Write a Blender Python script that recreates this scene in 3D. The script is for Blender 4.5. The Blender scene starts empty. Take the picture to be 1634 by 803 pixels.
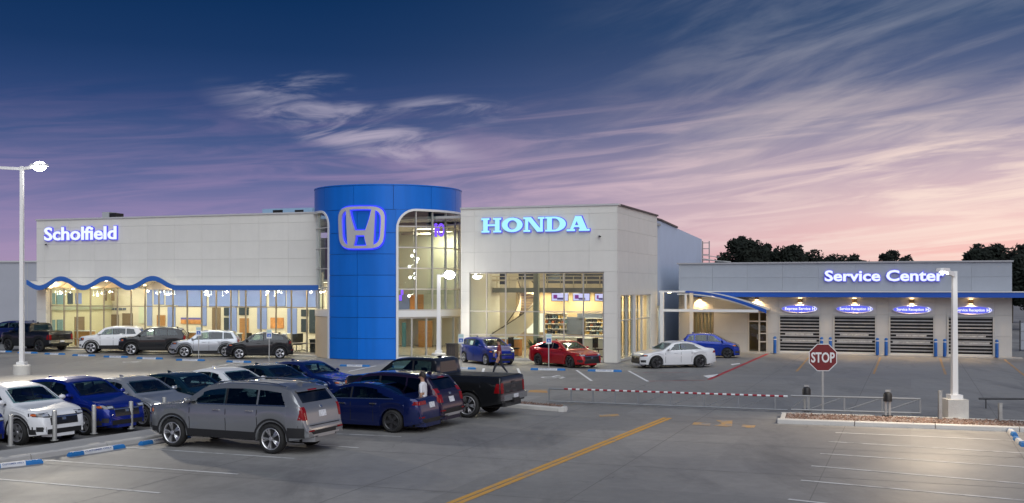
import bpy, bmesh, math, random
from mathutils import Vector, Matrix
from mathutils.bvhtree import BVHTree
R = math.radians
sin, cos, pi, sqrt = math.sin, math.cos, math.pi, math.sqrt
random.seed(11)
scn = bpy.context.scene
C = scn.collection

# ------------------------------------------------------------------ camera, sky, sun, exposure
F, CH, HZ, W0 = 1750.0, 4.3, 460.0, 1634.0        # focal length (photo pixels), eye height, horizon row, photo width
cam_d = bpy.data.cameras.new('camera'); cam = bpy.data.objects.new('camera', cam_d); C.objects.link(cam)
cam.location = (0, 0, CH); cam.rotation_euler = (R(90), 0, 0)
cam_d.sensor_width = 36; cam_d.lens = 36 * F / W0; cam_d.shift_y = (HZ - 401.5) / W0
cam_d.clip_start = .1; cam_d.clip_end = 2000
scn.camera = cam
scn.view_settings.view_transform = 'Standard'; scn.view_settings.look = 'None'
scn.view_settings.exposure = 0.0; scn.view_settings.gamma = 1.0; scn.view_settings.use_curve_mapping = False
scn.cycles.use_denoising = True
scn.cycles.max_bounces = 6; scn.cycles.transparent_max_bounces = 12
scn.cycles.sample_clamp_indirect = 4.0
scn.cycles.caustics_reflective = False; scn.cycles.caustics_refractive = False

def lin(c):
    return tuple(((v / 255) / 12.92 if v / 255 <= .04045 else ((v / 255 + .055) / 1.055) ** 2.4) for v in c)

world = bpy.data.worlds.new('World'); scn.world = world; world.use_nodes = True
def build_sky():
    nt = world.node_tree; nt.nodes.clear()
    N, L = nt.nodes.new, nt.links.new
    def math_(op, a, b=None, c=None, clamp=False):
        n = N('ShaderNodeMath'); n.operation = op; n.use_clamp = clamp
        for i, x in enumerate((a, b, c)):
            if x is None: continue
            if isinstance(x, (int, float)): n.inputs[i].default_value = x
            else: L(x, n.inputs[i])
        return n.outputs[0]
    def mrange(x, a, b, lo=0., hi=1., smooth=True):
        n = N('ShaderNodeMapRange'); n.interpolation_type = 'SMOOTHSTEP' if smooth else 'LINEAR'
        L(x, n.inputs[0])
        for i, q in zip((1, 2, 3, 4), (a, b, lo, hi)): n.inputs[i].default_value = q
        return n.outputs[0]
    def mix(f, a, b):
        n = N('ShaderNodeMix'); n.data_type = 'RGBA'
        if isinstance(f, (int, float)): n.inputs[0].default_value = f
        else: L(f, n.inputs[0])
        for i, q in ((6, a), (7, b)):
            if isinstance(q, tuple): n.inputs[i].default_value = (*q, 1)
            else: L(q, n.inputs[i])
        return n.outputs[2]
    def ramp(x, stops):
        n = N('ShaderNodeValToRGB'); L(x, n.inputs[0]); cr = n.color_ramp
        cr.elements[0].position = stops[0][0]; cr.elements[0].color = (*lin(stops[0][1]), 1)
        cr.elements[1].position = stops[-1][0]; cr.elements[1].color = (*lin(stops[-1][1]), 1)
        for p, c in stops[1:-1]:
            e = cr.elements.new(p); e.color = (*lin(c), 1)
        return n.outputs[0]
    tc = N('ShaderNodeTexCoord'); sep = N('ShaderNodeSeparateXYZ'); L(tc.outputs['Generated'], sep.inputs[0])
    x, y, z = sep.outputs
    el = math_('MULTIPLY', math_('ARCSINE', z), 180 / pi)                # elevation, degrees
    az = math_('MULTIPLY', math_('ARCTAN2', x, y), 180 / pi)             # azimuth from the north of the lot, degrees
    e = math_('DIVIDE', el, 30., clamp=True)
    east = ramp(e, [(0, (176, 148, 178)), (.06, (160, 142, 178)), (.12, (128, 124, 168)), (.175, (101, 108, 155)), (.24, (72, 90, 138)), (.31, (44, 70, 120)), (.4, (22, 54, 100)), (.5, (4, 44, 88)), (1, (6, 38, 80))])
    west = ramp(e, [(0, (250, 180, 170)), (.06, (250, 196, 188)), (.125, (240, 204, 200)), (.19, (196, 172, 186)), (.26, (146, 140, 166)), (.34, (88, 100, 136)), (.44, (56, 80, 118)), (.6, (34, 62, 106)), (1, (24, 52, 100))])
    m = mrange(az, -12., 26.)
    base = mix(m, east, west)
    # thin drawn-out cirrus, lit from below by the afterglow in the west
    def streaks(scale, tilt, sz, thr, det=9., dist=.9, seed=0.):
        mp = N('ShaderNodeMapping'); mp.inputs['Rotation'].default_value = (0, R(tilt), 0); mp.inputs['Location'].default_value = (seed, seed * .7, seed * .3)
        L(tc.outputs['Generated'], mp.inputs['Vector'])
        m2 = N('ShaderNodeMapping'); m2.inputs['Scale'].default_value = (1, 1, sz); L(mp.outputs[0], m2.inputs['Vector'])
        n = N('ShaderNodeTexNoise'); n.inputs['Scale'].default_value = scale; n.inputs['Detail'].default_value = det
        n.inputs['Roughness'].default_value = .58; n.inputs['Distortion'].default_value = dist
        L(m2.outputs[0], n.inputs['Vector'])
        return mrange(n.outputs['Fac'], thr[0], thr[1])
    s1 = streaks(4.6, 17, 6.5, (.40, .74), det=9., dist=.5, seed=5.3)
    s2 = streaks(6.0, 6, 11., (.38, .70), det=10., seed=1.3)
    s3 = streaks(11.0, 8, 5., (.38, .70), det=12., dist=.9, seed=4.7)
    westm = mrange(az, 0., 18.)
    up = mrange(el, 2., 9.)
    hi = math_('MULTIPLY', math_('MULTIPLY', s1, westm), up)
    lo = math_('MULTIPLY', math_('MULTIPLY', s2, mrange(az, -20., 24., .28, 1.)), mrange(el, 11., 5.))
    ccol_hi = mix(mrange(el, 4., 14.), lin((246, 222, 212)), lin((142, 148, 166)))
    sky = mix(math_('MULTIPLY', hi, .52), base, ccol_hi)
    sky = mix(math_('MULTIPLY', lo, .85), sky, mix(m, lin((186, 152, 188)), lin((255, 230, 216))))
    # one detached wisp standing over the left wing
    def blob(a0, e0, ra, re, tilt):
        da = math_('SUBTRACT', az, a0); de = math_('SUBTRACT', el, e0)
        ct, st = cos(R(tilt)), sin(R(tilt))
        p = math_('DIVIDE', math_('ADD', math_('MULTIPLY', da, ct), math_('MULTIPLY', de, st)), ra)
        q = math_('DIVIDE', math_('SUBTRACT', math_('MULTIPLY', de, ct), math_('MULTIPLY', da, st)), re)
        d = math_('ADD', math_('MULTIPLY', p, p), math_('MULTIPLY', q, q))
        return mrange(d, 1.0, .0)
    w = math_('MAXIMUM', blob(-8.6, 8.3, 8.2, 1.7, -13), math_('MAXIMUM', blob(-3.4, 9.1, 4.4, 1.0, 2), blob(-11.6, 9.9, 4., 1.1, 10)))
    w = math_('MULTIPLY', math_('MULTIPLY', w, s3), .8)
    sky = mix(w, sky, mix(mrange(el, 6., 12.), lin((196, 182, 200)), lin((138, 144, 170))))
    # a little of a physical twilight sky on top (sun just below the western horizon)
    nis = N('ShaderNodeTexSky'); nis.sky_type = 'NISHITA'; nis.sun_disc = False
    nis.sun_elevation = R(-1.0); nis.sun_rotation = R(62)
    bg1 = N('ShaderNodeBackground'); L(sky, bg1.inputs[0]); bg1.inputs[1].default_value = 1.0
    bg2 = N('ShaderNodeBackground'); L(nis.outputs[0], bg2.inputs[0]); bg2.inputs[1].default_value = .008
    ad = N('ShaderNodeAddShader'); L(bg1.outputs[0], ad.inputs[0]); L(bg2.outputs[0], ad.inputs[1])
    out = N('ShaderNodeOutputWorld'); L(ad.outputs[0], out.inputs[0])
build_sky()

sun_d = bpy.data.lights.new('sun', 'SUN'); sun = bpy.data.objects.new('sun', sun_d); C.objects.link(sun)
sun_d.energy = 2.35; sun_d.angle = R(68); sun_d.color = (.94, .97, 1.0)
sun.rotation_euler = Vector((-.15, .74, -.66)).to_track_quat('-Z', 'Y').to_euler()

# ------------------------------------------------------------------ helpers
def g(px, py, z=0.):
    D = F * (CH - z) / (py - HZ)
    return Vector(((px - 817) / F * D, D, z))
CA, SA, BY = cos(R(20)), sin(R(20)), 65.0           # the dealership stands turned 20 degrees in the lot
def Bw(u, v, z=0.): return Vector((CA * u + SA * v, BY - SA * u + CA * v, z))
def uat(px, v):
    t = (px - 817) / F
    return (t * (BY + CA * v) - SA * v) / (CA + SA * t)
def zat(py, u, v): return CH + (HZ - py) / F * (BY - SA * u + CA * v)
BROT = R(-20)

MATS = {}
def M(name, c=None, rough=.6, metal=0., coat=0., noise=None, bump=None, emit=0., spec=.5, glass=False, tint=None, vary=0.):
    """procedural material; noise=(scale, amount[, stretch]) varies the colour, bump=(scale, strength)"""
    if name in MATS: return MATS[name]
    m = bpy.data.materials.new(name); m.use_nodes = True; nt = m.node_tree; nt.nodes.clear()
    N, L = nt.nodes.new, nt.links.new
    out = N('ShaderNodeOutputMaterial')
    if glass:
        tr = N('ShaderNodeBsdfTransparent'); tr.inputs[0].default_value = (*(tint or (.9, .95, .94)), 1)
        gl = N('ShaderNodeBsdfGlossy'); gl.inputs['Roughness'].default_value = .02; gl.inputs[0].default_value = (.9, .95, 1, 1)
        fr = N('ShaderNodeFresnel'); fr.inputs[0].default_value = 1.65
        ge = N('ShaderNodeNewGeometry'); mu = N('ShaderNodeMath'); mu.operation = 'MULTIPLY_ADD'; L(fr.outputs[0], mu.inputs[0])
        iv = N('ShaderNodeMath'); iv.operation = 'SUBTRACT'; iv.inputs[0].default_value = 1; L(ge.outputs['Backfacing'], iv.inputs[1]); L(iv.outputs[0], mu.inputs[1]); mu.inputs[2].default_value = 0   # reflect once, on the outer face
        mx = N('ShaderNodeMixShader'); L(mu.outputs[0], mx.inputs[0]); L(tr.outputs[0], mx.inputs[1]); L(gl.outputs[0], mx.inputs[2])
        L(mx.outputs[0], out.inputs[0]); MATS[name] = m; return m
    if emit:
        em = N('ShaderNodeEmission'); em.inputs[0].default_value = (*c, 1); em.inputs[1].default_value = emit
        L(em.outputs[0], out.inputs[0]); MATS[name] = m; return m
    b = N('ShaderNodeBsdfPrincipled'); L(b.outputs[0], out.inputs[0])
    b.inputs['Base Color'].default_value = (*c, 1); b.inputs['Roughness'].default_value = rough
    b.inputs['Metallic'].default_value = metal; b.inputs['Coat Weight'].default_value = coat; b.inputs['Coat Roughness'].default_value = .04
    b.inputs['Specular IOR Level'].default_value = spec
    tc = N('ShaderNodeTexCoord')
    if noise:
        nz = N('ShaderNodeTexNoise'); nz.inputs['Scale'].default_value = noise[0]; nz.inputs['Detail'].default_value = 6
        nz.inputs['Roughness'].default_value = .6
        src = tc.outputs['Object']
        if len(noise) > 2:
            mp = N('ShaderNodeMapping'); mp.inputs['Scale'].default_value = noise[2]; L(src, mp.inputs[0]); src = mp.outputs[0]
        L(src, nz.inputs['Vector'])
        mr = N('ShaderNodeMapRange'); L(nz.outputs['Fac'], mr.inputs[0])
        mr.inputs[1].default_value = .3; mr.inputs[2].default_value = .7
        mr.inputs[3].default_value = 1 - noise[1]; mr.inputs[4].default_value = 1 + noise[1]
        mu = N('ShaderNodeMix'); mu.data_type = 'RGBA'; mu.blend_type = 'MULTIPLY'; mu.inputs[0].default_value = 1
        mu.inputs[6].default_value = (*c, 1); L(mr.outputs[0], mu.inputs[7]); L(mu.outputs[2], b.inputs['Base Color'])
        rr = N('ShaderNodeMapRange'); L(nz.outputs['Fac'], rr.inputs[0]); rr.inputs[3].default_value = max(0, rough - .08); rr.inputs[4].default_value = min(1, rough + .08)
        L(rr.outputs[0], b.inputs['Roughness'])
    if vary:                                              # tone shift from piece to piece and faint rain streaks
        oi = N('ShaderNodeObjectInfo'); gp = N('ShaderNodeNewGeometry'); mp2 = N('ShaderNodeMapping'); mp2.inputs['Scale'].default_value = (1.6, 1.6, .16); L(gp.outputs['Position'], mp2.inputs[0])
        sn = N('ShaderNodeTexNoise'); sn.inputs['Scale'].default_value = 1.0; sn.inputs['Detail'].default_value = 7; sn.inputs['Roughness'].default_value = .65; L(mp2.outputs[0], sn.inputs['Vector'])
        f1 = N('ShaderNodeMapRange'); L(oi.outputs['Random'], f1.inputs[0]); f1.inputs[3].default_value = 1 - vary; f1.inputs[4].default_value = 1 + vary * .6
        f2 = N('ShaderNodeMapRange'); L(sn.outputs['Fac'], f2.inputs[0]); f2.inputs[1].default_value = .42; f2.inputs[2].default_value = .75; f2.inputs[3].default_value = 1.0; f2.inputs[4].default_value = 1 - 1.2 * vary
        mm = N('ShaderNodeMath'); mm.operation = 'MULTIPLY'; L(f1.outputs[0], mm.inputs[0]); L(f2.outputs[0], mm.inputs[1])
        mv = N('ShaderNodeMix'); mv.data_type = 'RGBA'; mv.blend_type = 'MULTIPLY'; mv.inputs[0].default_value = 1; mv.inputs[6].default_value = (*c, 1)
        if noise: L(mu.outputs[2], mv.inputs[6])
        L(mm.outputs[0], mv.inputs[7]); L(mv.outputs[2], b.inputs['Base Color'])
    if bump:
        nb = N('ShaderNodeTexNoise'); nb.inputs['Scale'].default_value = bump[0]; nb.inputs['Detail'].default_value = 4
        L(tc.outputs['Object'], nb.inputs['Vector'])
        bp = N('ShaderNodeBump'); bp.inputs['Strength'].default_value = bump[1]; bp.inputs['Distance'].default_value = .02
        L(nb.outputs['Fac'], bp.inputs['Height']); L(bp.outputs[0], b.inputs['Normal'])
    MATS[name] = m
    return m

class MB:
    def __init__(s): s.v = []; s.f = []
    def add(s, vs, fs):
        o = len(s.v); s.v += [tuple(p) for p in vs]; s.f += [tuple(i + o for i in q) for q in fs]; return s
    def box(s, x0, x1, y0, y1, z0, z1):
        return s.add([(x0, y0, z0), (x1, y0, z0), (x1, y1, z0), (x0, y1, z0), (x0, y0, z1), (x1, y0, z1), (x1, y1, z1), (x0, y1, z1)],
                     [(0, 3, 2, 1), (4, 5, 6, 7), (0, 1, 5, 4), (1, 2, 6, 5), (2, 3, 7, 6), (3, 0, 4, 7)])
    def bar(s, p, q, w, h=None, up=(0, 0, 1)):
        p, q = Vector(p), Vector(q); h = h or w; d = (q - p).normalized(); upv = Vector(up)
        if abs(d.dot(upv)) > .98: upv = Vector((0, 1, 0))
        a = d.cross(upv).normalized() * (w / 2); b = a.cross(d).normalized() * (h / 2)
        vs = [r + i * a + j * b for r in (p, q) for i, j in ((-1, -1), (1, -1), (1, 1), (-1, 1))]
        return s.add(vs, [(0, 1, 2, 3), (7, 6, 5, 4), (0, 4, 5, 1), (1, 5, 6, 2), (2, 6, 7, 3), (3, 7, 4, 0)])
    def tube(s, pts, r, n=8, cap=True):
        pts = [Vector(p) for p in pts]; rs = r if isinstance(r, (list, tuple)) else [r] * len(pts)
        vs = []
        for i, p in enumerate(pts):
            d = (pts[min(i + 1, len(pts) - 1)] - pts[max(i - 1, 0)]).normalized()
            a = d.cross(Vector((0, 0, 1)) if abs(d.z) < .9 else Vector((1, 0, 0))).normalized(); b = d.cross(a)
            vs += [p + rs[i] * (cos(2 * pi * k / n) * a + sin(2 * pi * k / n) * b) for k in range(n)]
        fs = [(i * n + k, i * n + (k + 1) % n, (i + 1) * n + (k + 1) % n, (i + 1) * n + k) for i in range(len(pts) - 1) for k in range(n)]
        if cap: fs += [tuple(range(n))[::-1], tuple((len(pts) - 1) * n + k for k in range(n))]
        return s.add(vs, fs)
    def prism(s, poly, y0, y1):                       # polygon in x,z pushed along y
        n = len(poly)
        vs = [(x, y0, z) for x, z in poly] + [(x, y1, z) for x, z in poly]
        fs = [tuple(range(n)), tuple(range(2 * n - 1, n - 1, -1))] + [(i, i + n, (i + 1) % n + n, (i + 1) % n) for i in range(n)]
        return s.add(vs, fs)
    def zprism(s, poly, z0, z1):                      # polygon in x,y pushed along z
        n = len(poly)
        vs = [(x, y, z0) for x, y in poly] + [(x, y, z1) for x, y in poly]
        fs = [tuple(range(n))[::-1], tuple(range(n, 2 * n))] + [(i, (i + 1) % n, (i + 1) % n + n, i + n) for i in range(n)]
        return s.add(vs, fs)
    def lathe(s, prof, n=16, axis='z'):
        vs = []
        for k in range(n):
            a = 2 * pi * k / n
            for r, h in prof:
                vs.append((r * cos(a), r * sin(a), h) if axis == 'z' else (r * cos(a), h, r * sin(a)))
        m = len(prof)
        fs = [(k * m + i, ((k + 1) % n) * m + i, ((k + 1) % n) * m + i + 1, k * m + i + 1) for k in range(n) for i in range(m - 1)]
        return s.add(vs, fs)
    def grid(s, P):                                   # rows of points -> quads (None = hole)
        o = len(s.v); idx = {}
        for i, row in enumerate(P):
            for j, p in enumerate(row):
                if p is not None: idx[i, j] = len(s.v); s.v.append(tuple(p))
        for i in range(len(P) - 1):
            for j in range(len(P[0]) - 1):
                q = [(i, j), (i + 1, j), (i + 1, j + 1), (i, j + 1)]
                if all(t in idx for t in q): s.f.append(tuple(idx[t] for t in q))
        return s
    def mesh(s, name, mat, smooth=False, angle=38):
        me = bpy.data.meshes.new(name); bm = bmesh.new()
        vs = [bm.verts.new(p) for p in s.v]
        for q in s.f:
            try: bm.faces.new([vs[i] for i in q])
            except ValueError: pass
        if smooth: bmesh.ops.remove_doubles(bm, verts=bm.verts, dist=1e-5)
        bmesh.ops.recalc_face_normals(bm, faces=bm.faces)
        for f in bm.faces: f.smooth = smooth
        if smooth:
            lim = R(angle)
            for e in bm.edges:
                if len(e.link_faces) == 2 and e.calc_face_angle(0) > lim: e.smooth = False
        bm.to_mesh(me); bm.free()
        if mat is not None: me.materials.append(mat)
        return me
    def build(s, name, mat, parent=None, smooth=False, loc=None, rotz=None, angle=38):
        return link(name, s.mesh(name, mat, smooth, angle), parent, loc, rotz)
def link(name, me, parent=None, loc=None, rotz=None):
    o = bpy.data.objects.new(name, me); C.objects.link(o)
    if parent is not None: o.parent = parent
    if loc is not None: o.location = loc
    if rotz is not None: o.rotation_euler = (0, 0, rotz)
    return o
def tag(o, label, cat, group=None):
    o['label'] = label; o['category'] = cat
    if group: o['group'] = group
    return o
def thing(name, label, cat, loc=(0, 0, 0), rotz=0., group=None):
    o = bpy.data.objects.new(name, None); C.objects.link(o); o.empty_display_size = .2
    o.location = loc; o.rotation_euler = (0, 0, rotz)
    return tag(o, label, cat, group)
def struct(o, kind='structure'): o['kind'] = kind; return o
def lamp(name, kind, energy, colr, loc, parent=None, size=.3, size_y=None, rot=(0, 0, 0), spot=None, blend=.6):
    d = bpy.data.lights.new(name, kind); d.energy = energy; d.color = colr
    if kind == 'AREA':
        d.size = size
        if size_y: d.shape = 'RECTANGLE'; d.size_y = size_y
    elif kind == 'SPOT': d.spot_size = R(spot or 120); d.spot_blend = blend; d.shadow_soft_size = size
    else: d.shadow_soft_size = size
    o = bpy.data.objects.new(name, d); C.objects.link(o); o.location = loc; o.rotation_euler = rot
    if parent is not None: o.parent = parent
    return o

_tc = {}
def text_mesh(txt, size, depth, offset=0., spacing=1.):
    key = (txt, size, depth, offset, spacing)
    if key in _tc: return _tc[key].copy()
    cu = bpy.data.curves.new('text', 'FONT'); cu.body = txt; cu.size = size; cu.extrude = depth / 2; cu.offset = offset
    cu.space_character = spacing; cu.resolution_u = 3
    o = bpy.data.objects.new('text', cu); C.objects.link(o)
    dg = bpy.context.evaluated_depsgraph_get()
    me = bpy.data.meshes.new_from_object(o.evaluated_get(dg))
    bpy.data.objects.remove(o); bpy.data.curves.remove(cu)
    _tc[key] = me
    return me.copy()
def xr(me):
    xs = [v.co.x for v in me.vertices]; return min(xs), max(xs)
def letters(parent, txt, width, height, depth, mat, halo=None, bold=.03, grow=.05, name='letter'):
    """one upright mesh per letter, centred on the parent's origin, facing local -y"""
    full = text_mesh(txt, 1, .01, bold); x0, x1 = xr(full)
    cap = text_mesh(txt[0], 1, .01, bold); zs = [v.co.y for v in cap.vertices]; ch = max(zs) - min(zs); zb = min(zs)
    sx, sz = width / (x1 - x0), height / ch
    for i, chh in enumerate(txt):
        if chh == ' ': continue
        right = xr(text_mesh(txt[:i + 1], 1, .01, bold))[1]
        base = text_mesh(chh, 1, .01, bold); dx = right - xr(base)[1]
        for k, (mt, off, d0, nm) in enumerate(((mat, bold, 0., name), (halo, bold + grow, .05, 'halo'))):
            if mt is None: continue
            me = text_mesh(chh, 1, depth, off)
            me.transform(Matrix(((sx, 0, 0, (dx - (x0 + x1) / 2) * sx), (0, 0, -1, d0), (0, sz, 0, (-zb - ch / 2) * sz), (0, 0, 0, 1))))
            me.materials.clear(); me.materials.append(mt)
            o = link(nm, me, parent if k == 0 else face)
            if k == 0: face = o

# ------------------------------------------------------------------ shared materials
concrete_wall = M('wall_panel_white', (.74, .725, .665), .55, noise=(.9, .03), bump=(60, .05), vary=.035)
wall_back = M('joint_backing', (.46, .46, .44), .8)
coping_m = M('coping_metal', (.60, .60, .59), .4, metal=.2)
blue_fascia = M('blue_fascia', (.010, .085, .42), .35, coat=.2, noise=(.6, .05))
blue_panel = M('blue_metal_panel', (.0, .155, .64), .4, metal=.1, coat=.08, spec=.35, noise=(1.1, .08, (1, 1, .1)), bump=(1.6, .12), vary=.06)  # stretched colour noise paints faint vertical sheen onto the tower panels
alu = M('aluminium_frame', (.56, .55, .52), .4, metal=.35)
white_trim = M('white_trim', (.72, .72, .70), .45)
glass = M('window_glass', glass=True)
cream = M('cream_wall', (.72, .65, .52), .8, noise=(.5, .04))
interior_blue = M('blue_grey_wall', (.22, .29, .58), .8, noise=(.5, .05))
dark_m = M('dark_grey_metal', (.03, .03, .033), .5)
black_m = M('black_plastic', (.012, .012, .013), .5)
steel = M('galvanised_steel', (.38, .38, .37), .42, metal=.6, noise=(6, .12))
white_paint_m = M('white_metal_paint', (.75, .75, .74), .4)

# ------------------------------------------------------------------ ground
def ground_material(name, c0, c1, c2):
    m = bpy.data.materials.new(name); m.use_nodes = True; nt = m.node_tree
    b = nt.nodes['Principled BSDF']; N, L = nt.nodes.new, nt.links.new
    tc = N('ShaderNodeTexCoord')
    def nz(scale, det, rough=.6, sc=None, dist=0.):
        n = N('ShaderNodeTexNoise'); n.inputs['Scale'].default_value = scale; n.inputs['Detail'].default_value = det; n.inputs['Roughness'].default_value = rough
        n.inputs['Distortion'].default_value = dist
        if sc:
            mp = N('ShaderNodeMapping'); mp.inputs['Scale'].default_value = sc; mp.inputs['Rotation'].default_value = (0, 0, R(20)); L(tc.outputs['Object'], mp.inputs[0]); L(mp.outputs[0], n.inputs['Vector'])
        else: L(tc.outputs['Object'], n.inputs['Vector'])
        return n.outputs['Fac']
    def rng(x, a, b_, lo=0., hi=1.):
        n = N('ShaderNodeMapRange'); L(x, n.inputs[0])
        for i, q in zip((1, 2, 3, 4), (a, b_, lo, hi)): n.inputs[i].default_value = q
        return n.outputs[0]
    def mix(f, a, c, mode='MIX'):
        n = N('ShaderNodeMix'); n.data_type = 'RGBA'; n.blend_type = mode
        if isinstance(f, float): n.inputs[0].default_value = f
        else: L(f, n.inputs[0])
        for i, q in ((6, a), (7, c)):
            if isinstance(q, tuple): n.inputs[i].default_value = (*q, 1)
            else: L(q, n.inputs[i])
        return n.outputs[2]
    big = rng(nz(.09, 5, .62), .36, .66)
    colr = mix(big, c0, c1)
    st = rng(nz(.35, 7, .68, (1, .28, 1), .6), .52, .72)            # drawn-out tyre and oil stains
    colr = mix(st, colr, c2)
    fine = rng(nz(2.6, 8, .7), .3, .7, .88, 1.10)
    colr = mix(1.0, colr, fine, 'MULTIPLY')
    # every slab cast in its own batch: a slight change of tone from slab to slab
    vr = N('ShaderNodeMapping'); vr.inputs['Rotation'].default_value = (0, 0, R(20)); vr.inputs['Scale'].default_value = (1 / 4.6, 1 / 4.6, 0); L(tc.outputs['Object'], vr.inputs[0])
    fl = N('ShaderNodeVectorMath'); fl.operation = 'FLOOR'; L(vr.outputs[0], fl.inputs[0])
    wn = N('ShaderNodeTexWhiteNoise'); L(fl.outputs[0], wn.inputs[0])
    colr = mix(1.0, colr, rng(wn.outputs[0], 0, 1, .89, 1.08), 'MULTIPLY')
    def vor(scale, feat, dist_amt):
        dn = N('ShaderNodeTexNoise'); dn.inputs['Scale'].default_value = .8; dn.inputs['Detail'].default_value = 5; L(tc.outputs['Object'], dn.inputs['Vector'])
        sc_ = N('ShaderNodeVectorMath'); sc_.operation = 'SCALE'; sc_.inputs['Scale'].default_value = dist_amt; L(dn.outputs['Color'], sc_.inputs[0])
        ad = N('ShaderNodeVectorMath'); ad.operation = 'ADD'; L(tc.outputs['Object'], ad.inputs[0]); L(sc_.outputs[0], ad.inputs[1])
        v = N('ShaderNodeTexVoronoi'); v.feature = feat; v.inputs['Scale'].default_value = scale; L(ad.outputs[0], v.inputs['Vector']); return v.outputs['Distance']
    def mul(a, b_):
        n = N('ShaderNodeMath'); n.operation = 'MULTIPLY'; L(a, n.inputs[0])
        if isinstance(b_, float): n.inputs[1].default_value = b_
        else: L(b_, n.inputs[1])
        return n.outputs[0]
    crack = mul(rng(vor(.13, 'DISTANCE_TO_EDGE', 1.6), .0035, .0012), rng(nz(.12, 2), .5, .58))
    colr = mix(mul(crack, .55), colr, (.10, .098, .095))
    oil = mul(rng(vor(.42, 'F1', .9), .16, .03), rng(nz(.2, 3), .48, .6))
    colr = mix(mul(oil, .42), colr, (.10, .095, .09))
    track = mul(rng(nz(.5, 4, .55, (1, .035, 1), .25), .56, .70), rng(nz(.07, 2), .42, .6))
    colr = mix(mul(track, .45), colr, (.165, .16, .155))
    L(colr, b.inputs['Base Color'])
    L(rng(big, 0, 1, .5, .72), b.inputs['Roughness'])
    bp = N('ShaderNodeBump'); bp.inputs['Strength'].default_value = .25; bp.inputs['Distance'].default_value = .01
    L(nz(18, 5), bp.inputs['Height']); L(bp.outputs[0], b.inputs['Normal'])
    return m
lot_m = ground_material('lot_concrete', (.222, .216, .206), (.285, .275, .26), (.155, .152, .147))
MB().add([(-700, -300, 0), (700, -300, 0), (700, 1300, 0), (-700, 1300, 0)], [(0, 1, 2, 3)])
_gm = MB(); n = 24
for i in range(n):
    for j in range(n):
        x0, y0 = -720 + 60 * i, -240 + 60 * j
        _gm.add([(x0, y0, 0), (x0 + 60, y0, 0), (x0 + 60, y0 + 60, 0), (x0, y0 + 60, 0)], [(0, 1, 2, 3)])
ground = struct(_gm.build('ground', lot_m, smooth=True))

def worn(name, c, wear=.5):
    m = bpy.data.materials.new(name); m.use_nodes = True; nt = m.node_tree
    b = nt.nodes['Principled BSDF']; N, L = nt.nodes.new, nt.links.new
    tc = N('ShaderNodeTexCoord'); n = N('ShaderNodeTexNoise'); n.inputs['Scale'].default_value = 1.7; n.inputs['Detail'].default_value = 9; n.inputs['Roughness'].default_value = .72
    L(tc.outputs['Object'], n.inputs['Vector'])
    mr = N('ShaderNodeMapRange'); L(n.outputs['Fac'], mr.inputs[0]); mr.inputs[1].default_value = .62 - wear * .3; mr.inputs[2].default_value = .78 - wear * .3
    mx = N('ShaderNodeMix'); mx.data_type = 'RGBA'; L(mr.outputs[0], mx.inputs[0]); mx.inputs[6].default_value = (*c, 1); mx.inputs[7].default_value = (.28, .27, .26, 1)
    L(mx.outputs[2], b.inputs['Base Color']); b.inputs['Roughness'].default_value = .6
    return m
line_white = worn('worn_white_paint', (.62, .62, .61), .45)
line_bright = worn('fresh_white_paint', (.78, .78, .78), .1)
line_yellow = worn('worn_yellow_paint', (.62, .33, .06), .35)
line_arrow = worn('faded_yellow_paint', (.55, .31, .08), .62)
line_red = worn('red_fire_lane_paint', (.42, .02, .035), .15)
line_redworn = worn('worn_red_paint', (.36, .06, .06), .55)
line_orange = worn('worn_orange_paint', (.5, .26, .07), .5)
line_blue = worn('blue_paint', (.02, .12, .42), .2)
sealant = M('joint_sealant', (.19, .185, .18), .8)

def strip(name, p, q, w, mat, z=.006, parent=None):
    p, q = Vector(p), Vector(q); p.z = q.z = 0
    d = (q - p).normalized(); nrm = Vector((-d.y, d.x, 0)) * w / 2
    n = max(1, int((q - p).length / 2)); mb = MB()
    for i in range(n):
        a, b = p.lerp(q, i / n), p.lerp(q, (i + 1) / n)
        mb.add([a - nrm, b - nrm, b + nrm, a + nrm], [(0, 1, 2, 3)])
    for k, v in enumerate(mb.v): mb.v[k] = (v[0], v[1], z)
    return mb.build(name, mat, parent or ground, smooth=True)
# expansion joints between the slabs (too many to pick apart: one part)
jm = MB()
for k in range(-12, 13):
    for axis in (0, 1):
        if axis == 0: a, b = Bw(k * 4.6 + 1.9, -62), Bw(k * 4.6 + 1.9, -.6 if k * 4.6 + 1.9 < 6 else 12)
        else: a, b = Bw(-50, -k * 4.6 - 3), Bw(52, -k * 4.6 - 3)
        if axis == 1 and (k < 0 or k > 12): continue
        d = (b - a).normalized(); nr = Vector((-d.y, d.x, 0)) * .012
        jm.add([a - nr, b - nr, b + nr, a + nr], [(0, 1, 2, 3)])
jm.v = [(x, y, .003) for x, y, z in jm.v]
struct(jm.build('slab_joint', sealant, ground), 'stuff')

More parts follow.
